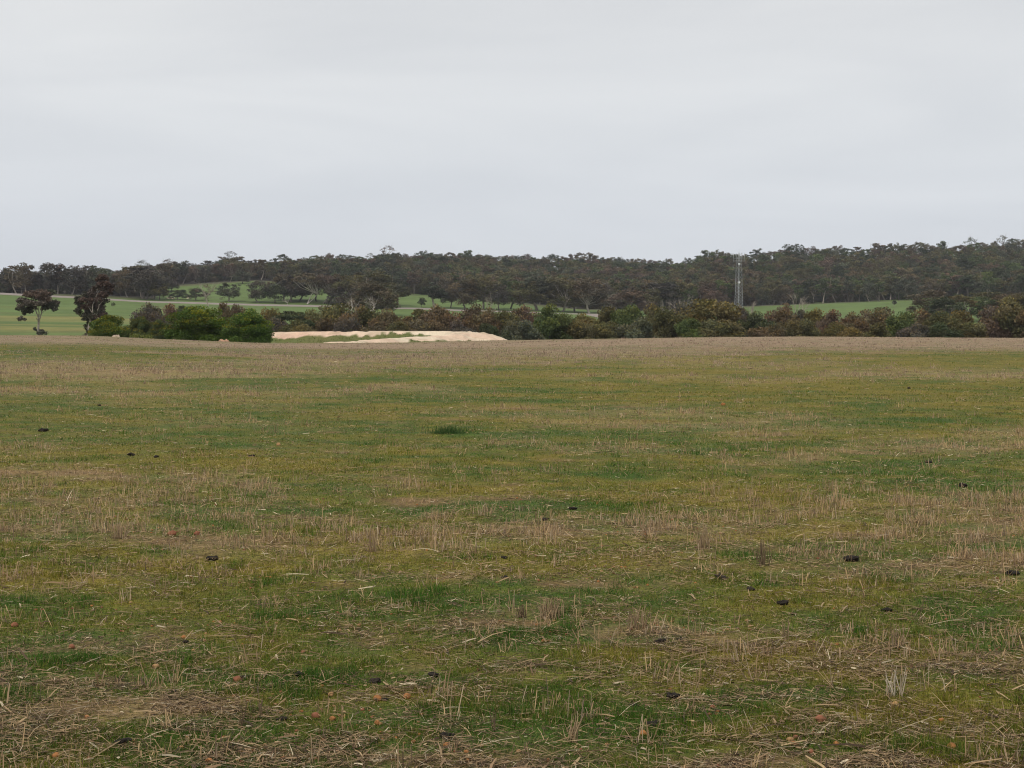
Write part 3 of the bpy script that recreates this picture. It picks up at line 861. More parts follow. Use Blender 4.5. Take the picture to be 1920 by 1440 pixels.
TONES = {'grey-green': (.088, .096, .062), 'olive': (.108, .100, .046), 'brown-tinged': (.120, .094, .056), 'dark green': (.056, .070, .035),
         'reddish brown': (.122, .086, .062), 'orange-olive': (.122, .100, .040), 'green': (.078, .104, .036), 'dusky': (.086, .078, .063)}
BARKS = {'pale': (.36, .31, .26), 'grey': (.17, .145, .125), 'dark': (.08, .065, .055), 'white': (.50, .45, .39)}
def norm(tr, cr, H0, W0):
    V = np.concatenate(cr.v); kz = H0 / np.percentile(V[:, 2], 99.7)
    kx = W0 / (np.percentile(V[:, 0], 98.5) - np.percentile(V[:, 0], 1.5)); ky = W0 / (np.percentile(V[:, 1], 98.5) - np.percentile(V[:, 1], 1.5))
    q = np.array([kx, ky, kz], np.float32)
    for m in (tr, cr): m.v = [v * q for v in m.v]
    return tr, cr
def make_proto(tr, cr):
    mt = tr.mesh('trunk', True); mt.materials.append(M_BARK)
    mc = None
    if cr is not None:
        mc = cr.mesh('crown'); mc.materials.append(M_LEAF)
    return mt, mc
def plant(proto, name, x, y, H, Wf, rz, tone, bark, label, cat, group, z=None, H0=15.0):
    k = H / H0
    root = empty(name, (x, y, g1(x, y) if z is None else z), rz, (k * Wf, k * Wf, k))
    mt, mc = proto
    t = bpy.data.objects.new('trunk', mt); COL.objects.link(t); t.parent = root; t.color = (*BARKS[bark], 1)
    if mc:
        c = bpy.data.objects.new('crown', mc); COL.objects.link(c); c.parent = root
        col = TONES[tone] if isinstance(tone, str) else tone
        c.color = (*col, 1)
    tag(root, label, cat, group)
    return root

rp = np.random.RandomState(77)
P_ROUND = [gum(100 + i, 15, 12, .26, 16, .8, 2200, 'round') for i in range(5)]
P_TALL = [gum(120 + i, 15, 9.5, .42, 13, .75, 1500, 'tall', bare=1) for i in range(4)]
P_UMB = [gum(140 + i, 15, 13, .40, 13, .7, 1500, 'umbrella', bare=1) for i in range(3)]
P_SPARSE = [gum(160 + i, 15, 11, .5, 10, .6, 420, 'umbrella', bare=4) for i in range(3)]
for P_, W_ in ((P_ROUND, 12), (P_TALL, 9.5), (P_UMB, 13), (P_SPARSE, 11)):
    for p in P_: norm(*p, 15, W_)
pr_round = [make_proto(*p) for p in P_ROUND]; pr_tall = [make_proto(*p) for p in P_TALL]
pr_umb = [make_proto(*p) for p in P_UMB]; pr_sparse = [make_proto(*p) for p in P_SPARSE]

SKY = np.array([(0, 512), (30, 506), (60, 512), (80, 504), (100, 512), (150, 510), (175, 499), (200, 508), (230, 500), (250, 498), (265, 489), (290, 498), (312, 484),
    (345, 492), (380, 490), (410, 486), (432, 476), (450, 484), (500, 485), (540, 481), (600, 478), (650, 476), (700, 477), (732, 464), (750, 473), (775, 476), (800, 466),
    (820, 472), (850, 471), (880, 468), (905, 474), (940, 475), (1000, 479), (1060, 476), (1100, 477), (1130, 476), (1160, 481), (1200, 484), (1270, 487), (1295, 484),
    (1315, 472), (1335, 464), (1350, 469), (1375, 471), (1400, 473), (1420, 470), (1440, 468), (1480, 463), (1500, 468), (1530, 461), (1560, 458), (1600, 466), (1640, 459),
    (1700, 457), (1740, 455), (1790, 456), (1820, 446), (1850, 456), (1885, 438), (1905, 450), (1920, 446), (2100, 440)], float)
def sky_row(px): return np.interp(px, SKY[:, 0], SKY[:, 1])
SEGS = [(-999, 120, 'behind the umbrella gum'), (120, 240, 'behind the two-tiered gum'), (240, 420, 'above the round wattles'),
    (420, 560, 'above the leftmost roadside gums'), (560, 700, 'above the clay bank left half'), (700, 860, 'above the clay bank right half'),
    (860, 1040, 'right of the clay bank'), (1040, 1200, 'above the road end'), (1200, 1370, 'left of the lattice tower'),
    (1370, 1520, 'just right of the lattice tower'), (1520, 1720, 'above the far green strip'), (1720, 9999, 'at the far right')]
ORD = ['first', 'second', 'third', 'fourth', 'fifth', 'sixth', 'seventh', 'eighth', 'ninth', 'tenth', 'eleventh', 'twelfth', 'thirteenth', 'fourteenth', 'fifteenth', 'sixteenth', 'seventeenth', 'eighteenth', 'nineteenth', 'twentieth']
def seg_of(px):
    for i, (a, b, s_) in enumerate(SEGS):
        if a <= px < b: return i
def tone_pick(px, r_):
    left = px < 500
    names = ['dusky', 'grey-green', 'brown-tinged', 'olive', 'dark green', 'reddish brown'] if left else ['olive', 'dark green', 'brown-tinged', 'grey-green', 'green', 'reddish brown']
    return names[r_.choice(6, p=[.27, .20, .19, .14, .12, .08])]

# skyline trees on the ridge
cnts = {}
px = -30.0
rowspec = []
while px < 1960:
    rowspec.append(px); px += rp.uniform(13, 20)
for px in rowspec:
    D = (1000 if px < 200 else 1290) + rp.uniform(-40, 30)
    x = at(px, D); zg = g1(x, D)
    top = float(zrow(sky_row(px) + rp.uniform(0, 5), D))
    H = max(9, top - zg) * (.94 + .30 * rp.rand() ** 2.5)
    spar = min(abs(px - q) for q in (732, 265, 312, 432, 885 + 1000, 1820, 60, 700)) < 9
    pool, kind = ((pr_sparse, 'sparse-crowned') if spar else ((pr_tall, 'narrow') if rp.rand() < .3 else ((pr_umb, 'flat-topped') if rp.rand() < .3 else (pr_round, 'rounded'))))
    if spar: H *= 1.2
    s_ = seg_of(px); cnts[s_] = cnts.get(s_, 0) + 1; tn = tone_pick(px, rp)
    plant(pool[rp.randint(len(pool))], 'gum_tree', x, D, H, rp.uniform(.8, 1.25) * (15 / H) ** .4, rp.uniform(0, 6.28), tn, 'grey' if rp.rand() < .6 else 'pale',
          f'{tn} {kind} gum, {ORD[cnts[s_]-1]} from left on skyline {SEGS[s_][2]}', 'gum tree', 'gums along the ridge skyline')
# front edge of the forest
cnts = {}
px = -25.0
while px < 1955:
    D = float(front_D(px)) + rp.uniform(0, 30)
    x = at(px, D); H = rp.uniform(9.5, 16)
    s_ = seg_of(px); cnts[s_] = cnts.get(s_, 0) + 1; tn = tone_pick(px, rp)
    pool, kind = (pr_tall, 'narrow') if rp.rand() < .45 else (pr_round, 'bushy')
    bk = 'pale' if rp.rand() < .55 else 'grey'
    plant(pool[rp.randint(len(pool))], 'gum_tree', x, D, H, rp.uniform(.85, 1.15), rp.uniform(0, 6.28), tn, bk,
          f'{tn} {kind} gum, {ORD[cnts[s_]-1]} from left along forest foot {SEGS[s_][2]}', 'gum tree', 'gums along the front edge of the forest')
    px += rp.uniform(15, 25)
# the mass of trees between
fc, ft = MB(), MB()
for px in np.arange(-420, 2400, 15.0):
    fd = float(front_D(px)); bd = 1275 if px > 200 else 990
    D = fd + 35
    while D < bd:
        q = px + rp.uniform(-9, 9); dd = D + rp.uniform(-12, 12); x = at(q, dd); zg = g1(x, dd)
        lim = float(zrow(sky_row(q) + 8, dd)) - zg
        H = min(rp.uniform(11, 16), lim)
        if H > 6:
            srcs = P_ROUND if rp.rand() < .7 else P_TALL
            t_, c_ = srcs[rp.randint(len(srcs))]
            k = H / 15; a = rp.uniform(0, 6.28); ca, sa = math.cos(a) * k * 1.05, math.sin(a) * k * 1.05
            M = [[ca, -sa, 0], [sa, ca, 0], [0, 0, k]]
            tn = np.array(TONES[tone_pick(q, rp)]) * rp.uniform(.65, 1.4)
            fc.merge(c_, M, (x, dd, zg), tn)
            if D < fd + 90: ft.merge(t_, M, (x, dd, zg), BARKS['grey' if rp.rand() < .6 else 'pale'])
        D += rp.uniform(26, 40)
for px in np.arange(-420, 2400, 9.0):
    for q_ in range(2):
        q = px + rp.uniform(-6, 6); dd = float(front_D(q)) + rp.uniform(12, 70)
        if rp.rand() < .25: continue
        x = at(q, dd); zg = g1(x, dd); t_, c_ = P_ROUND[rp.randint(5)]; k = rp.uniform(.35, .6); a = rp.uniform(0, 6.28)
        ca, sa = math.cos(a) * k * 1.2, math.sin(a) * k * 1.2
        fc.merge(c_, [[ca, -sa, 0], [sa, ca, 0], [0, 0, k]], (x, dd, zg - 4.2 * k), np.array(TONES[tone_pick(q, rp)]) * rp.uniform(.7, 1.1))
fo = fc.build('forest', M_LEAF); tag(fo, 'dense mass of dusky olive gum forest covering the hillside', 'forest', kind='stuff')
t = ft.build('trunks', M_BARK, fo); t['kind'] = 'stuff'

# trees standing free on the paddocks and along the road
FREE = [  # px, base row, top row, width px, D, proto kind, tone, bark, label
    (336, 569, 543, 30, 735, 'r', 'dark green', 'pale', 'small round dark gum with leaning trunk beside the sand heaps'),
    (322, 560, 528, 26, 860, 'r', 'dusky', 'grey', 'small dusky gum on the upper paddock behind the sand heaps'),
    (268, 569, 500, 46, 740, 't', 'dusky', 'grey', 'tall dusky gum beside the road, left of the sand heaps'),
    (290, 570, 512, 34, 735, 'r', 'dark green', 'grey', 'dark low gum nearest the road, left of the sand heaps'),
    (242, 566, 505, 36, 745, 'r', 'brown-tinged', 'pale', 'brown-tinged gum with pale trunk, just right of the two-tiered gum'),
    (392, 578, 531, 44, 640, 's', 'reddish brown', 'pale', 'half-dead reddish gum with bare pale limbs behind the large wattle'),
    (430, 569, 531, 40, 725, 'r', 'grey-green', 'pale', 'grey-green round gum right of the half-dead reddish gum'),
    (368, 569, 540, 32, 730, 'r', 'grey-green', 'grey', 'low grey-green gum left of the half-dead reddish gum'),
    (487, 571, 526, 42, 725, 'r', 'dusky', 'pale', 'rounded dusky gum, leftmost of the roadside row'),
    (516, 572, 534, 34, 722, 'r', 'dark green', 'grey', 'low dark gum, second of the roadside row'),
    (547, 573, 517, 50, 735, 'r', 'dusky', 'grey', 'broad dusky gum, third of the roadside row'),
    (574, 574, 512, 48, 722, 'u', 'brown-tinged', 'white', 'brown-tinged gum with thick leaning white trunk beside the road'),
    (606, 574, 515, 50, 728, 'u', 'reddish brown', 'pale', 'reddish gum with forked pale trunk, right of the leaning white one'),
    (622, 575, 549, 14, 722, 't', 'dusky', 'grey', 'thin bare young gum between the paddock gap and the road'),
    (664, 574, 512, 60, 720, 'r', 'olive', 'grey', 'big olive gum left of the sprawling dead tree'),
    (700, 577, 508, 62, 700, 'r', 'olive', 'pale', 'tall olive gum far behind the sprawling dead tree, by the road'),
    (726, 576, 520, 44, 715, 'u', 'grey-green', 'pale', 'grey-green gum right of the sprawling dead tree'),
    (791, 574, 558, 13, 730, 'r', 'dark green', 'grey', 'tiny round dark bush-like gum alone on the green paddock'),
    (815, 575, 536, 34, 725, 't', 'dark green', 'pale', 'single dark gum with split trunk standing on the green paddock'),
    (872, 578, 524, 44, 720, 'r', 'brown-tinged', 'grey', 'brown-tinged gum left of the upright dead tree'),
    (905, 580, 519, 54, 725, 'r', 'olive', 'grey', 'large olive gum behind the upright dead tree'),
    (936, 582, 533, 34, 720, 'r', 'dusky', 'grey', 'dusky gum just right of the upright dead tree'),
    (985, 585, 528, 46, 725, 'r', 'olive', 'grey', 'olive gum left of the pair by the road end'),
    (1008, 586, 520, 44, 735, 't', 'grey-green', 'pale', 'grey-green gum with pale trunk by the road end'),
    (1052, 588, 519, 54, 735, 'r', 'olive', 'pale', 'olive gum with stout trunk over the road end'),
    (1104, 588, 521, 60, 735, 'r', 'brown-tinged', 'white', 'brown-tinged gum with bright white forked trunk right of the road end'),
    (1145, 588, 548, 24, 720, 's', 'grey-green', 'pale', 'thin half-bare gum right of the white forked trunk'),
    (1180, 590, 543, 62, 700, 'r', 'reddish brown', 'grey', 'reddish brown gum left of centre between scrub and forest'),
    (1240, 588, 530, 46, 760, 't', 'dusky', 'pale', 'dusky gum with twin pale trunks left of the skeletal dead tree'),
    (1342, 578, 545, 36, 780, 'r', 'reddish brown', 'grey', 'rusty low gum immediately left of the lattice tower'),
    (213, 577, 567, 7, 560, 'r', 'green', 'pale', 'tiny sapling alone on the left paddock'),
    (1676, 575, 563, 7, 800, 't', 'grey-green', 'pale', 'tiny pale sapling alone on the far green strip'),
    (1744, 592, 544, 56, 560, 'r', 'brown-tinged', 'grey', 'bushy brown-green tree at the right end of the far green strip'),
    (1790, 594, 553, 54, 520, 'u', 'orange-olive', 'pale', 'flat orange-olive tree with thin pale stems near the right'),
    (1850, 590, 548, 60, 560, 'u', 'olive', 'pale', 'wide flat-topped olive tree near the right edge'),
    (532, 573, 514, 50, 742, 'r', 'brown-tinged', 'grey', 'brown-tinged gum behind the third of the roadside row'),
    (560, 574, 513, 50, 748, 'r', 'olive', 'grey', 'olive gum behind the leaning white trunk'),
    (592, 574, 513, 54, 745, 'r', 'dusky', 'grey', 'dusky gum between the leaning white trunk and the forked pale trunk'),
    (638, 575, 514, 52, 735, 'r', 'brown-tinged', 'pale', 'brown-tinged gum left of the big olive gum'),
    (455, 536, 508, 30, 960, 'r', 'grey-green', 'grey', 'small grey-green gum on the upper paddock edge'),
    (747, 577, 534, 34, 735, 't', 'olive', 'grey', 'narrow olive gum at the left side of the paddock gap'),
    (845, 577, 534, 36, 735, 'r', 'dusky', 'grey', 'dusky gum right of the single split-trunk gum'),
    (958, 583, 524, 44, 745, 'r', 'green', 'grey', 'greener gum, second tree right of the upright dead tree'),
    (1028, 587, 522, 46, 745, 'r', 'dusky', 'grey', 'dusky gum between the grey-green and stout-trunked gums'),
    (1078, 588, 526, 44, 750, 'r', 'olive', 'grey', 'olive gum just left of the white forked trunk'),
    (1128, 588, 530, 42, 745, 'r', 'dusky', 'grey', 'dusky gum just right of the white forked trunk'),
    (1210, 590, 540, 48, 730, 'r', 'olive', 'grey', 'olive gum right of the reddish brown gum'),
    (1768, 594, 557, 52, 500, 'r', 'dark green', 'grey', 'dark low tree between the bushy and the flat orange-olive trees'),
    (1825, 594, 556, 56, 540, 'r', 'green', 'grey', 'greener low tree under the wide flat-topped olive tree'),
    (1878, 594, 552, 54, 540, 'r', 'brown-tinged', 'grey', 'brown-tinged tree second from the right edge'),
    (654, 590, 538, 50, 570, 'r', 'dusky', 'grey', 'low dusky tree behind the smaller grey dead tree'),
    (696, 590, 528, 62, 560, 'r', 'brown-tinged', 'pale', 'big brown-tinged tree right behind the sprawling dead branches'),
    (724, 590, 542, 44, 575, 'r', 'olive', 'grey', 'low olive tree at the right tip of the sprawling dead branches'),
    (276, 571, 506, 50, 728, 'r', 'dusky', 'grey', 'broad dusky gum in the clump left of the sand heaps'),
    (300, 571, 530, 34, 726, 'r', 'olive', 'grey', 'low olive gum ending the clump left of the sand heaps'),
    (1905, 594, 550, 50, 520, 'r', 'orange-olive', 'grey', 'orange-olive tree against the right edge'),
]
pools = {'r': pr_round, 't': pr_tall, 'u': pr_umb, 's': pr_sparse}
pw = {'r': 10.5, 't': 8.0, 'u': 12, 's': 11}
P_MID = {'r': [gum(200 + i, 15, 11, .24, 18, .6, 4200, 'round') for i in range(4)], 't': [gum(210 + i, 15, 8, .36, 14, .6, 3000, 'tall', bare=1) for i in range(2)],
         'u': [gum(220 + i, 15, 12, .36, 17, .6, 3600, 'umbrella', bare=1, multi=2) for i in range(3)], 's': [gum(230, 15, 11, .4, 12, .45, 1100, 'round', bare=9), gum(231, 15, 11, .4, 9, .45, 700, 'round', bare=9)]}
pr_mid = {k: [make_proto(*norm(*p, 15, pw[k])) for p in v] for k, v in P_MID.items()}
for i, (px, br, tr_, wpx, D, kd, tn, bk, lb) in enumerate(FREE):
    x = at(px, D); zg = g1(x, D); H = float(zrow(tr_, D)) - zg; Wm = wpx * (1.28 if px > 640 and wpx > 40 else 1.12) * D / F
    k = H / 15
    pool = pr_mid[kd]
    plant(pool[i % len(pool)], 'gum_tree', x, D, H, Wm / (pw[kd] * k), i * 1.7, tn, bk, lb, 'gum tree', 'gums standing free on the paddocks and by the road')

# the two near gums on the left
def custom(name, px, D, clumps, trunk_pts, leaf, tone, label, per=260, twigs=()):
    X = at(px, D); zg = g1(X, D); r_ = np.random.RandomState(int(px))
    root = empty(name, (X, D, zg)); tag(root, label, 'gum tree')
    def loc(p, q=0.0): return np.array([at(p[0], D) - X, q, float(zrow(p[1], D)) - zg])
    s = D / F
    tr, cr = MB(), MB()
    for pts, r0, r1 in trunk_pts:
        P = np.array([loc(p, (p[2] if len(p) > 2 else 0) * s) for p in pts]); n = len(P)
        t = np.linspace(0, n - 1, n * 4); P2 = np.stack([np.interp(t, np.arange(n), P[:, k]) for k in range(3)], 1)
        P2[1:-1] += r_.normal(0, .05, (len(P2) - 2, 3))
        V, Fq = tube(P2, np.linspace(r0, r1, len(P2)), 7); tr.add(V, Fq)
    fork = loc(trunk_pts[0][0][-1])
    for (cx, cy, rx, ry, dz, tint) in clumps:
        c = loc((cx, cy), dz * s); rad = np.array([rx * s, rx * s * .9, ry * s])
        rx, ry = rx * 1.22, ry * 1.25; rad = rad * 1.22; n = int(per * rx * ry / 55)
        sub = 6; sd = r_.normal(size=(sub, 3)); sd /= np.linalg.norm(sd, axis=1)[:, None]; sd = c + sd * rad * .62
        for q in sd: limb(tr, c - [0, 0, rad[2] * .5], q, .05, .02, r_, .2, 4, (1, 1, 1), 4)
        wch = r_.randint(0, sub, n); d = r_.normal(size=(n, 3)); d /= np.linalg.norm(d, axis=1)[:, None]
        P = sd[wch] + d * rad * .52 * (r_.rand(n) ** .5)[:, None]
        V, Fq = leaf_quads(P, leaf, r_, .3); tone_ = r_.uniform(.75, 1.3, n)[:, None] * np.asarray(tint)[None, :]
        cr.add(V, Fq, np.repeat(tone_, 4, 0))
    for (a, b, r0) in twigs: limb(tr, loc(a), loc(b), r0, r0 * .4, r_, .3, 6, (1.2, 1.2, 1.2), 4)
    t = tr.build('trunk', M_BARK, root, True); t.color = (*BARKS['pale'], 1)
    c = cr.build('crown', M_LEAF, root); c.color = (*(TONES[tone] if isinstance(tone, str) else tone), 1)
    return root
RD = (1.10, .93, .90); GR = (.8, 1.0, .85); OR = (1.0, 1.0, 1.0)
custom('gum_tree', 73, 262, [
    (72, 551, 22, 8, 0, RD), (58, 556, 16, 7, 10, RD), (88, 556, 15, 8, -8, RD), (98, 549, 8, 6, 5, GR), (50, 567, 15, 8, -10, OR), (70, 565, 19, 9, 16, RD), (72, 568, 18, 8, -16, OR),
    (90, 568, 15, 8, 10, OR), (100, 575, 9, 7, 0, GR), (41, 577, 10, 6, 6, OR), (104, 579, 6, 4, -4, GR), (50, 581, 12, 6, 0, GR), (60, 576, 10, 6, 8, OR), (82, 576, 10, 5, 6, GR), (36, 578, 6, 4, 0, GR), (45, 586, 7, 4, 0, GR),
    (42, 597, 7, 4.5, 0, OR), (69, 616, 6, 4, 4, GR), (80, 625, 9, 5, 0, GR), (75, 622, 6, 4, 3, OR)],
    [([(72, 640), (72.5, 620), (73, 602), (74, 598)], .22, .15), ([(74, 598), (71, 588, -3), (66, 578), (56, 565, 4)], .13, .05), ([(74, 598), (78, 586, 3), (79, 572), (86, 560, -4)], .12, .05),
     ([(74, 598), (74, 582), (73, 566)], .10, .05), ([(78, 588), (86, 583), (97, 577)], .06, .03), ([(72, 600), (69, 597)], .09, .06), ([(66, 580), (56, 584), (44, 592), (42, 597)], .05, .02)],
    .36, (.125, .105, .082), 'umbrella-shaped gum with smooth forked pale trunk, alone at the left')
custom('gum_tree', 170, 258, [
    (155, 557, 12, 9, 0, GR), (170, 552, 14, 9, 6, OR), (187, 556, 14, 9, -6, RD), (150, 570, 10, 9, 5, GR), (166, 568, 15, 10, -8, RD), (183, 570, 14, 10, 8, OR), (196, 562, 9, 9, 0, GR),
    (148, 585, 8, 7, 0, GR), (160, 583, 11, 9, 6, OR), (176, 585, 13, 9, -5, GR), (190, 582, 10, 9, 4, OR), (160, 595, 9, 6, 0, GR), (172, 598, 9, 7, 4, GR), (186, 596, 10, 7, -4, RD), (195, 590, 7, 6, 0, RD),
    (167, 607, 5, 5, 0, GR), (163, 614, 6, 5, 3, GR), (167, 621, 4, 4, 0, GR), (161, 628, 5, 3, 0, OR),
    (196, 518, 9, 6, 0, RD), (189, 526, 9, 6, 5, RD), (203, 528, 9, 7, -5, RD), (196, 536, 12, 7, 0, RD), (208, 540, 10, 6, 4, OR), (185, 540, 9, 6, -4, OR), (212, 545, 7, 4, 0, RD), (199, 547, 10, 6, 5, OR)],
    [([(165, 640), (165, 625), (167, 612), (170, 600)], .24, .17), ([(170, 600), (162, 588, -3), (156, 572), (154, 558)], .12, .05), ([(170, 600), (176, 585, -8), (178, 570, -8), (186, 548), (195, 530)], .15, .05),
     ([(170, 600), (184, 588, -8), (190, 572, -10), (198, 560, 0)], .09, .04), ([(176, 586, -8), (168, 572, -10), (170, 556)], .08, .03)],
    .34, (.105, .080, .064), 'two-tiered dark gum with tangled pale twigs, behind the leftmost wattle',
    twigs=[((176, 588), (184, 566), .05), ((176, 590), (189, 574), .05), ((170, 594), (164, 584), .05), ((184, 566), (190, 560), .035), ((188, 550), (193, 543), .06), ((170, 552), (173, 544), .06), ((178, 548), (175, 542), .05), ((181, 582), (188, 578), .035), ((165, 592), (172, 584), .035)])

# dead trees
DEAD = [(690, 583, 556, 84, 300, 'white', 'sprawling bleached dead tree above the scrub behind the clay bank'),
        (666, 586, 562, 40, 310, 'pale', 'smaller grey dead tree leaning left of the sprawling dead tree'),
        (908, 585, 547, 40, 330, 'pale', 'upright grey dead tree with many forks right of the clay bank top'),
        (1275, 575, 551, 44, 560, 'pale', 'skeletal grey dead tree left of the lattice tower'),
        (1494, 588, 549, 34, 480, 'pale', 'skeletal pale dead tree in the scrub right of the lattice tower'),
        (1410, 588, 564, 14, 470, 'pale', 'short broken dead stem right by the foot of the tower'),
        (1785, 594, 574, 22, 400, 'grey', 'low grey dead shrub under the flat orange-olive tree'),
        (540, 573, 556, 14, 715, 'white', 'white dead stump tree between roadside gums')]
for i, (px, br, tr_, wpx, D, bk, lb) in enumerate(DEAD):
    x = at(px, D); zg = g1(x, D); zt = float(zrow(tr_, D)); H = zt - zg
    vis = (float(zrow(tr_, D)) - float(zrow(br, D)))
    W = wpx * D / F
    tr = dead(300 + i, H, W * 1.0, 5 if wpx > 30 else 4)
    V = np.concatenate(tr.v); sx = W / (np.percentile(V[:, 0], 97) - np.percentile(V[:, 0], 3)); sz = H / V[:, 2].max()
    tr.v = [v * np.array([sx, sx, sz], np.float32) for v in tr.v]
    root = empty('dead_tree', (x, D, zg)); tag(root, lb, 'dead tree', 'bleached dead trees')
    t = tr.build('trunk', M_BARK, root, True); t.color = (*BARKS[bk], 1)

# ------------------------------------------------------------------ scrub and wattles
SH = [make_proto(*norm(*shrub(400 + i, 5.0, 7.0, .27, 11000, 26, (1.35, 1.2, .8), .35, .45), 5, 7)) for i in range(7)]
SHU = [make_proto(*norm(*gum(420 + i, 5.0, 7.0, .3, 16, .26, 7500, 'umbrella', tip=(1.35, 1.2, .8), multi=3), 5, 7)) for i in range(3)]
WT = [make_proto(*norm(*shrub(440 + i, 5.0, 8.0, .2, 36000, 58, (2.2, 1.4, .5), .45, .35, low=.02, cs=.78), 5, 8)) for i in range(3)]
WATTLE = [(205, 592, 64, 172, (.085, .125, .022), 0, 'leftmost bright green wattle, low and two-lobed, behind the tan boulder'),
    (262, 596, 52, 180, (.070, .092, .032), 1, 'dull green wattle, second from the left, beneath a dark brown shrub'),
    (302, 602, 50, 170, (.066, .092, .034), 2, 'low grey-green wattle between the dull green one and the largest'),
    (371, 576.5, 112, 166, (.072, .115, .016), 1, 'largest wattle, dark green with orange-yellow tips on top'),
    (465, 582, 86, 160, (.070, .120, .020), 2, 'bright green rounded wattle at the left end of the clay bank')]
for (px, top, wpx, D, col, k, lb) in WATTLE:
    x = at(px, D); zg = g1(x, D); H = float(zrow(top, D)) - zg; W = wpx * .97 * D / F
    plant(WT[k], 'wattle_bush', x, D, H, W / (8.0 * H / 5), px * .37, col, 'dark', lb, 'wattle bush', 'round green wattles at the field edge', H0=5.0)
SCRUB = [  # px, top row, width px, D, tone, umbrella?
    (283, 572, 46, 205, 'dusky', 0), (322, 573, 50, 210, 'reddish brown', 0), (352, 578, 40, 200, 'brown-tinged', 0), (346, 574, 30, 240, 'dark green', 1), (424, 570, 34, 230, 'brown-tinged', 0), (446, 573, 26, 235, 'reddish brown', 0),
    (512, 580, 46, 235, 'orange-olive', 0), (548, 584, 50, 230, 'dark green', 1), (580, 583, 46, 238, 'olive', 0), (520, 598, 40, 225, 'dusky', 0), (560, 600, 46, 222, 'olive', 0), (602, 598, 44, 224, 'brown-tinged', 0),
    (630, 571, 58, 245, 'olive', 0), (668, 576, 52, 232, 'brown-tinged', 0), (705, 578, 54, 232, 'olive', 0), (738, 582, 48, 230, 'brown-tinged', 0), (650, 598, 44, 224, 'dusky', 0), (700, 600, 50, 224, 'brown-tinged', 0),
    (752, 603, 40, 224, 'olive', 0), (790, 580, 48, 240, 'olive', 1), (826, 575, 52, 236, 'brown-tinged', 0), (868, 574, 54, 236, 'reddish brown', 0), (906, 580, 46, 232, 'brown-tinged', 0), (800, 600, 50, 226, 'brown-tinged', 0),
    (860, 602, 50, 226, 'dusky', 0), (915, 608, 44, 222, 'dark green', 0), (948, 585, 50, 235, 'olive', 0), (985, 577, 46, 245, 'reddish brown', 0), (1030, 573, 58, 228, 'green', 0), (978, 602, 52, 220, 'grey-green', 0),
    (1072, 592, 52, 232, 'olive', 0), (1092, 590, 50, 236, 'orange-olive', 0), (1130, 577, 52, 240, 'olive', 0), (1176, 574, 54, 236, 'green', 0), (1130, 604, 50, 220, 'olive', 0), (1190, 600, 56, 220, 'grey-green', 0),
    (1220, 573, 56, 240, 'olive', 0), (1256, 578, 54, 232, 'olive', 0), (1290, 570, 50, 245, 'dusky', 0), (1335, 563, 84, 236, 'orange-olive', 0), (1300, 598, 50, 220, 'green', 0), (1350, 600, 60, 220, 'olive', 0),
    (1395, 577, 46, 245, 'dusky', 0), (1420, 587, 60, 228, 'dark green', 0), (1470, 584, 52, 230, 'brown-tinged', 0), (1462, 572, 40, 300, 'reddish brown', 0), (1500, 583, 34, 300, 'dusky', 0), (1530, 582, 44, 240, 'orange-olive', 0),
    (1440, 606, 50, 222, 'brown-tinged', 0), (1500, 600, 50, 224, 'olive', 0), (1560, 583, 52, 230, 'reddish brown', 0), (1602, 588, 50, 228, 'brown-tinged', 0), (1645, 578, 54, 236, 'brown-tinged', 0), (1690, 586, 54, 228, 'green', 0),
    (1640, 606, 46, 222, 'olive', 0), (1725, 582, 56, 234, 'brown-tinged', 0), (1765, 586, 54, 230, 'olive', 0), (1808, 584, 56, 236, 'orange-olive', 0), (1820, 605, 50, 222, 'olive', 0), (1870, 576, 52, 236, 'reddish brown', 0),
    (1905, 560, 70, 236, 'olive', 0), (1945, 566, 60, 232, 'brown-tinged', 0), (1580, 606, 50, 222, 'orange-olive', 0), (1712, 608, 46, 220, 'dusky', 0), (1770, 606, 46, 221, 'dark green', 0)]
LM = [(0, 500, 'behind the round wattles'), (500, 640, 'behind the clay bank left part'), (640, 780, 'behind the clay bank middle'), (780, 935, 'behind the clay bank right part'), (935, 1080, 'just right of the clay bank'),
      (1080, 1250, 'above centre, before the road end'), (1250, 1400, 'below the lattice tower'), (1400, 1560, 'right of the lattice tower'), (1560, 1720, 'below the far green strip'), (1720, 9999, 'at the far right')]
SCRUB.sort(key=lambda q: q[0])
cn = {}
for i, (px, top, wpx, D, tn, umb) in enumerate(SCRUB):
    x = at(px, D); zg = g1(x, D); H = float(zrow(top, D)) - zg; W = wpx * 1.35 * D / F
    li = [k for k, q in enumerate(LM) if q[0] <= px < q[1]][0]
    rowk = 'front' if top > 596 else 'back'
    cn[(li, rowk)] = cn.get((li, rowk), 0) + 1
    hgt = 'low' if top > 596 else ('flat-topped' if umb else 'rounded')
    pool = SHU if umb else SH
    plant(pool[i % len(pool)], 'scrub_bush', x, D, H, W / (7.0 * H / 5), i * 2.1, tuple(np.array(TONES[tn]) * 1.15), 'grey',
          f'{hgt} {tn} scrub bush, {ORD[cn[(li, rowk)]-1]} in {rowk} row {LM[li][2]}', 'bush', 'scrub bushes along the gully', H0=5.0)
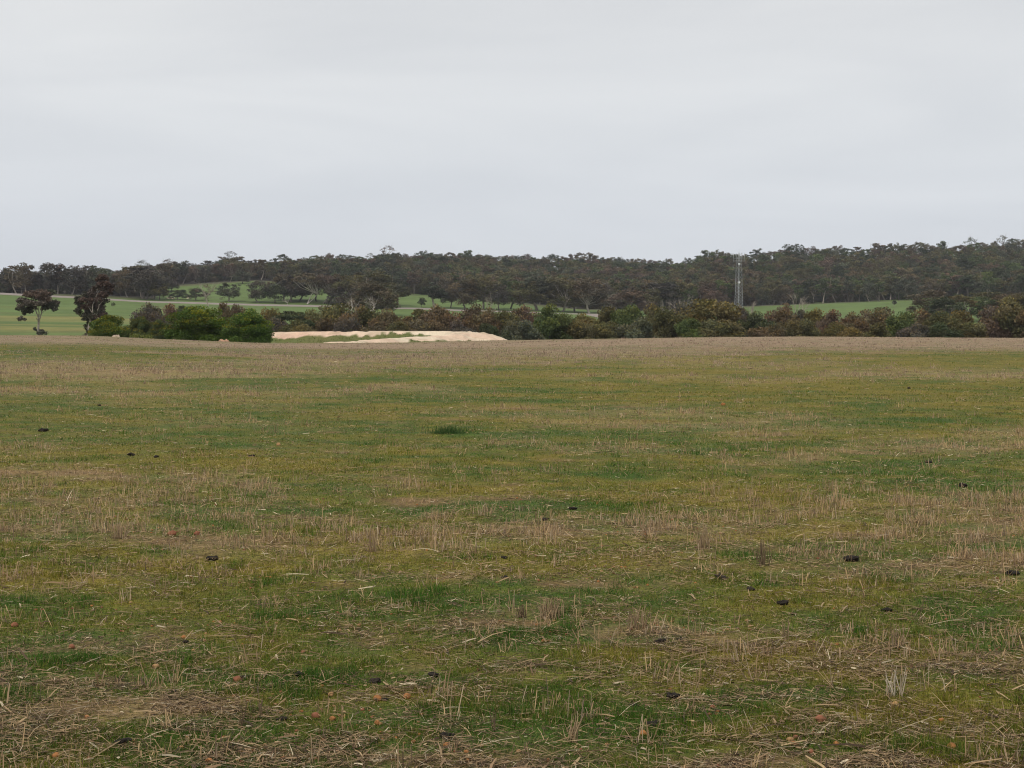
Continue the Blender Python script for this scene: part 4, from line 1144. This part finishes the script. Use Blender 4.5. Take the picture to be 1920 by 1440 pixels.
# low sprigs in front of the wattles
for px, D, hh, lb in ((254, 150, 6, 'yellow-green weed sprig, left of two before the second wattle'), (276, 151, 8, 'yellow-green weed sprig, right of two before the second wattle')):
    X = at(px, D); zz = g1(X, D); r_ = np.random.RandomState(int(px)); n = 260; mb = MB()
    P = np.stack([r_.normal(0, .3, n), r_.normal(0, .2, n), r_.uniform(0, 1, n) * .55], 1); V, Fq = leaf_quads(P, .14, r_, 0); mb.add(V, Fq, (.2, .22, .05))
    o = mb.build('weed_sprig', M_GRASS); o.location = (X, D, zz); tag(o, lb, 'weed')

# ------------------------------------------------------------------ lattice tower
TX, TD = at(1384.5, 800), 800.0
tz = g1(TX, TD) - .3
TH_ = float(zrow(475, TD)) - tz
tower = empty('lattice_tower', (TX, TD, tz), R(33))
tag(tower, 'tall galvanised lattice tower with two white dishes, rising before the forest', 'lattice tower')
GAL = (.34, .35, .36)
def wid(z): return np.interp(z / TH_, [0, .35, 1], [3.3, 2.6, 1.9]) / 2
def bar(mb, a, b, r): V, Fq = tube([a, (np.asarray(a) + np.asarray(b)) / 2, b], [r] * 3, 5); mb.add(V, Fq, GAL)
for sx, sy in ((1, 1), (1, -1), (-1, 1), (-1, -1)):
    mb = MB(); zs = np.array([0, TH_ * .35, TH_]); P = np.stack([sx * wid(zs), sy * wid(zs), zs], 1); V, Fq = tube(P, [.11, .10, .08], 6); mb.add(V, Fq, GAL)
    mb.build('leg', M_METAL, tower)
mb = MB(); z0 = .3
while z0 < TH_ * .97:
    stp = 1.7 if z0 < TH_ * .4 else 2.6
    z1_ = min(z0 + stp, TH_); a, b = wid(z0), wid(z1_); r = .045 if z0 < TH_ * .4 else .028
    for k in range(4):
        c0 = [(1, 1), (1, -1), (-1, -1), (-1, 1)][k]; c1 = [(1, -1), (-1, -1), (-1, 1), (1, 1)][k]
        bar(mb, (c0[0] * a, c0[1] * a, z0), (c1[0] * b, c1[1] * b, z1_), r); bar(mb, (c1[0] * a, c1[1] * a, z0), (c0[0] * b, c0[1] * b, z1_), r)
        bar(mb, (c0[0] * a, c0[1] * a, z0), (c1[0] * a, c1[1] * a, z0), r * .8)
    z0 = z1_
mb.build('bracing', M_METAL, tower)
mb = MB()
for zz in (TH_ * .865, TH_ * .915):
    q = 2.15
    for a, b in (((q, q), (q, -q)), ((q, -q), (-q, -q)), ((-q, -q), (-q, q)), ((-q, q), (q, q))): bar(mb, (*a, zz), (*b, zz), .09)
for a in ((1, 1), (1, -1), (-1, -1), (-1, 1)):
    bar(mb, (a[0] * 2.15, a[1] * 2.15, TH_ * .865), (a[0] * 2.15, a[1] * 2.15, TH_ * .915), .09); bar(mb, (a[0] * .9, a[1] * .9, TH_ * .865), (a[0] * 2.15, a[1] * 2.15, TH_ * .865), .08)
mb.build('head_frame', M_METAL, tower)
for k, (a, b) in enumerate(((2.15, 2.15), (2.15, -2.15), (-2.15, -2.15), (-2.15, 2.15), (0, -2.15), (2.15, 0))):
    mb = MB(); V, Fq = box((a, b, TH_ * .955), (.24, .18, 2.2)); mb.add(V, Fq, (.5, .5, .5)); bar(mb, (a, b, TH_ * .90), (a, b, TH_ * 1.0 + .4), .06)
    mb.build('panel_antenna', M_WHITE, tower)
mb = MB(); bar(mb, (0, 0, TH_), (0, 0, TH_ + 2.2), .05); mb.build('lightning_rod', M_METAL, tower)
mb = MB(); bar(mb, (.1, 0, 0), (.1, 0, TH_ * .98), .07); mb.build('cable_ladder', M_METAL, tower)
for zz in (TH_ * .81, TH_ * .49):
    t = np.linspace(0, 1, 7); ang = np.arange(20) / 20 * 2 * math.pi; V = []
    for q in t:
        for aa in ang: V.append((q * .62 * math.cos(aa), -.25 + .22 * q * q - .3, q * .62 * math.sin(aa)))
    V = np.array(V); i = np.arange(6)[:, None] * 20; j = np.arange(20)[None, :]; kk = (j + 1) % 20
    Fq = np.stack([i + j, i + kk, i + 20 + kk, i + 20 + j], -1).reshape(-1, 4)
    mb = MB(); mb.add(V, Fq, (.7, .7, .7)); Vb, Fb = tube([(0, -.56, 0), (0, -.3, 0), (0, 0, 0)], [.1, .1, .1], 6); mb.add(Vb, Fb, GAL)
    o = mb.build('dish', M_WHITE, tower, True); o.location = (-.75, -1.05, zz); o.rotation_euler = (0, 0, -R(33) + R(-10))
mb = MB(); V, Fq = box((0, 0, .1), (4.4, 4.4, .9)); mb.add(V, Fq, (.42, .41, .39)); mb.build('footing', M_ROAD, tower)

# ------------------------------------------------------------------ haze
hm = bpy.data.materials.new('haze'); hm.use_nodes = True
t = hm.node_tree; t.nodes.clear()
o_ = N(t, 'ShaderNodeOutputMaterial'); v = N(t, 'ShaderNodeVolumePrincipled')
v.inputs['Color'].default_value = (.90, .93, 1.0, 1); v.inputs['Density'].default_value = 7.5e-5; v.inputs['Anisotropy'].default_value = 0.0
t.links.new(v.outputs[0], o_.inputs['Volume'])
mb = MB(); V, Fq = box((0, 0, 25), (25000, 25000, 200)); mb.add(V, Fq)
hz = mb.build('haze', hm); tag(hz, 'thin pale haze in the air over the valley', 'haze', kind='stuff')
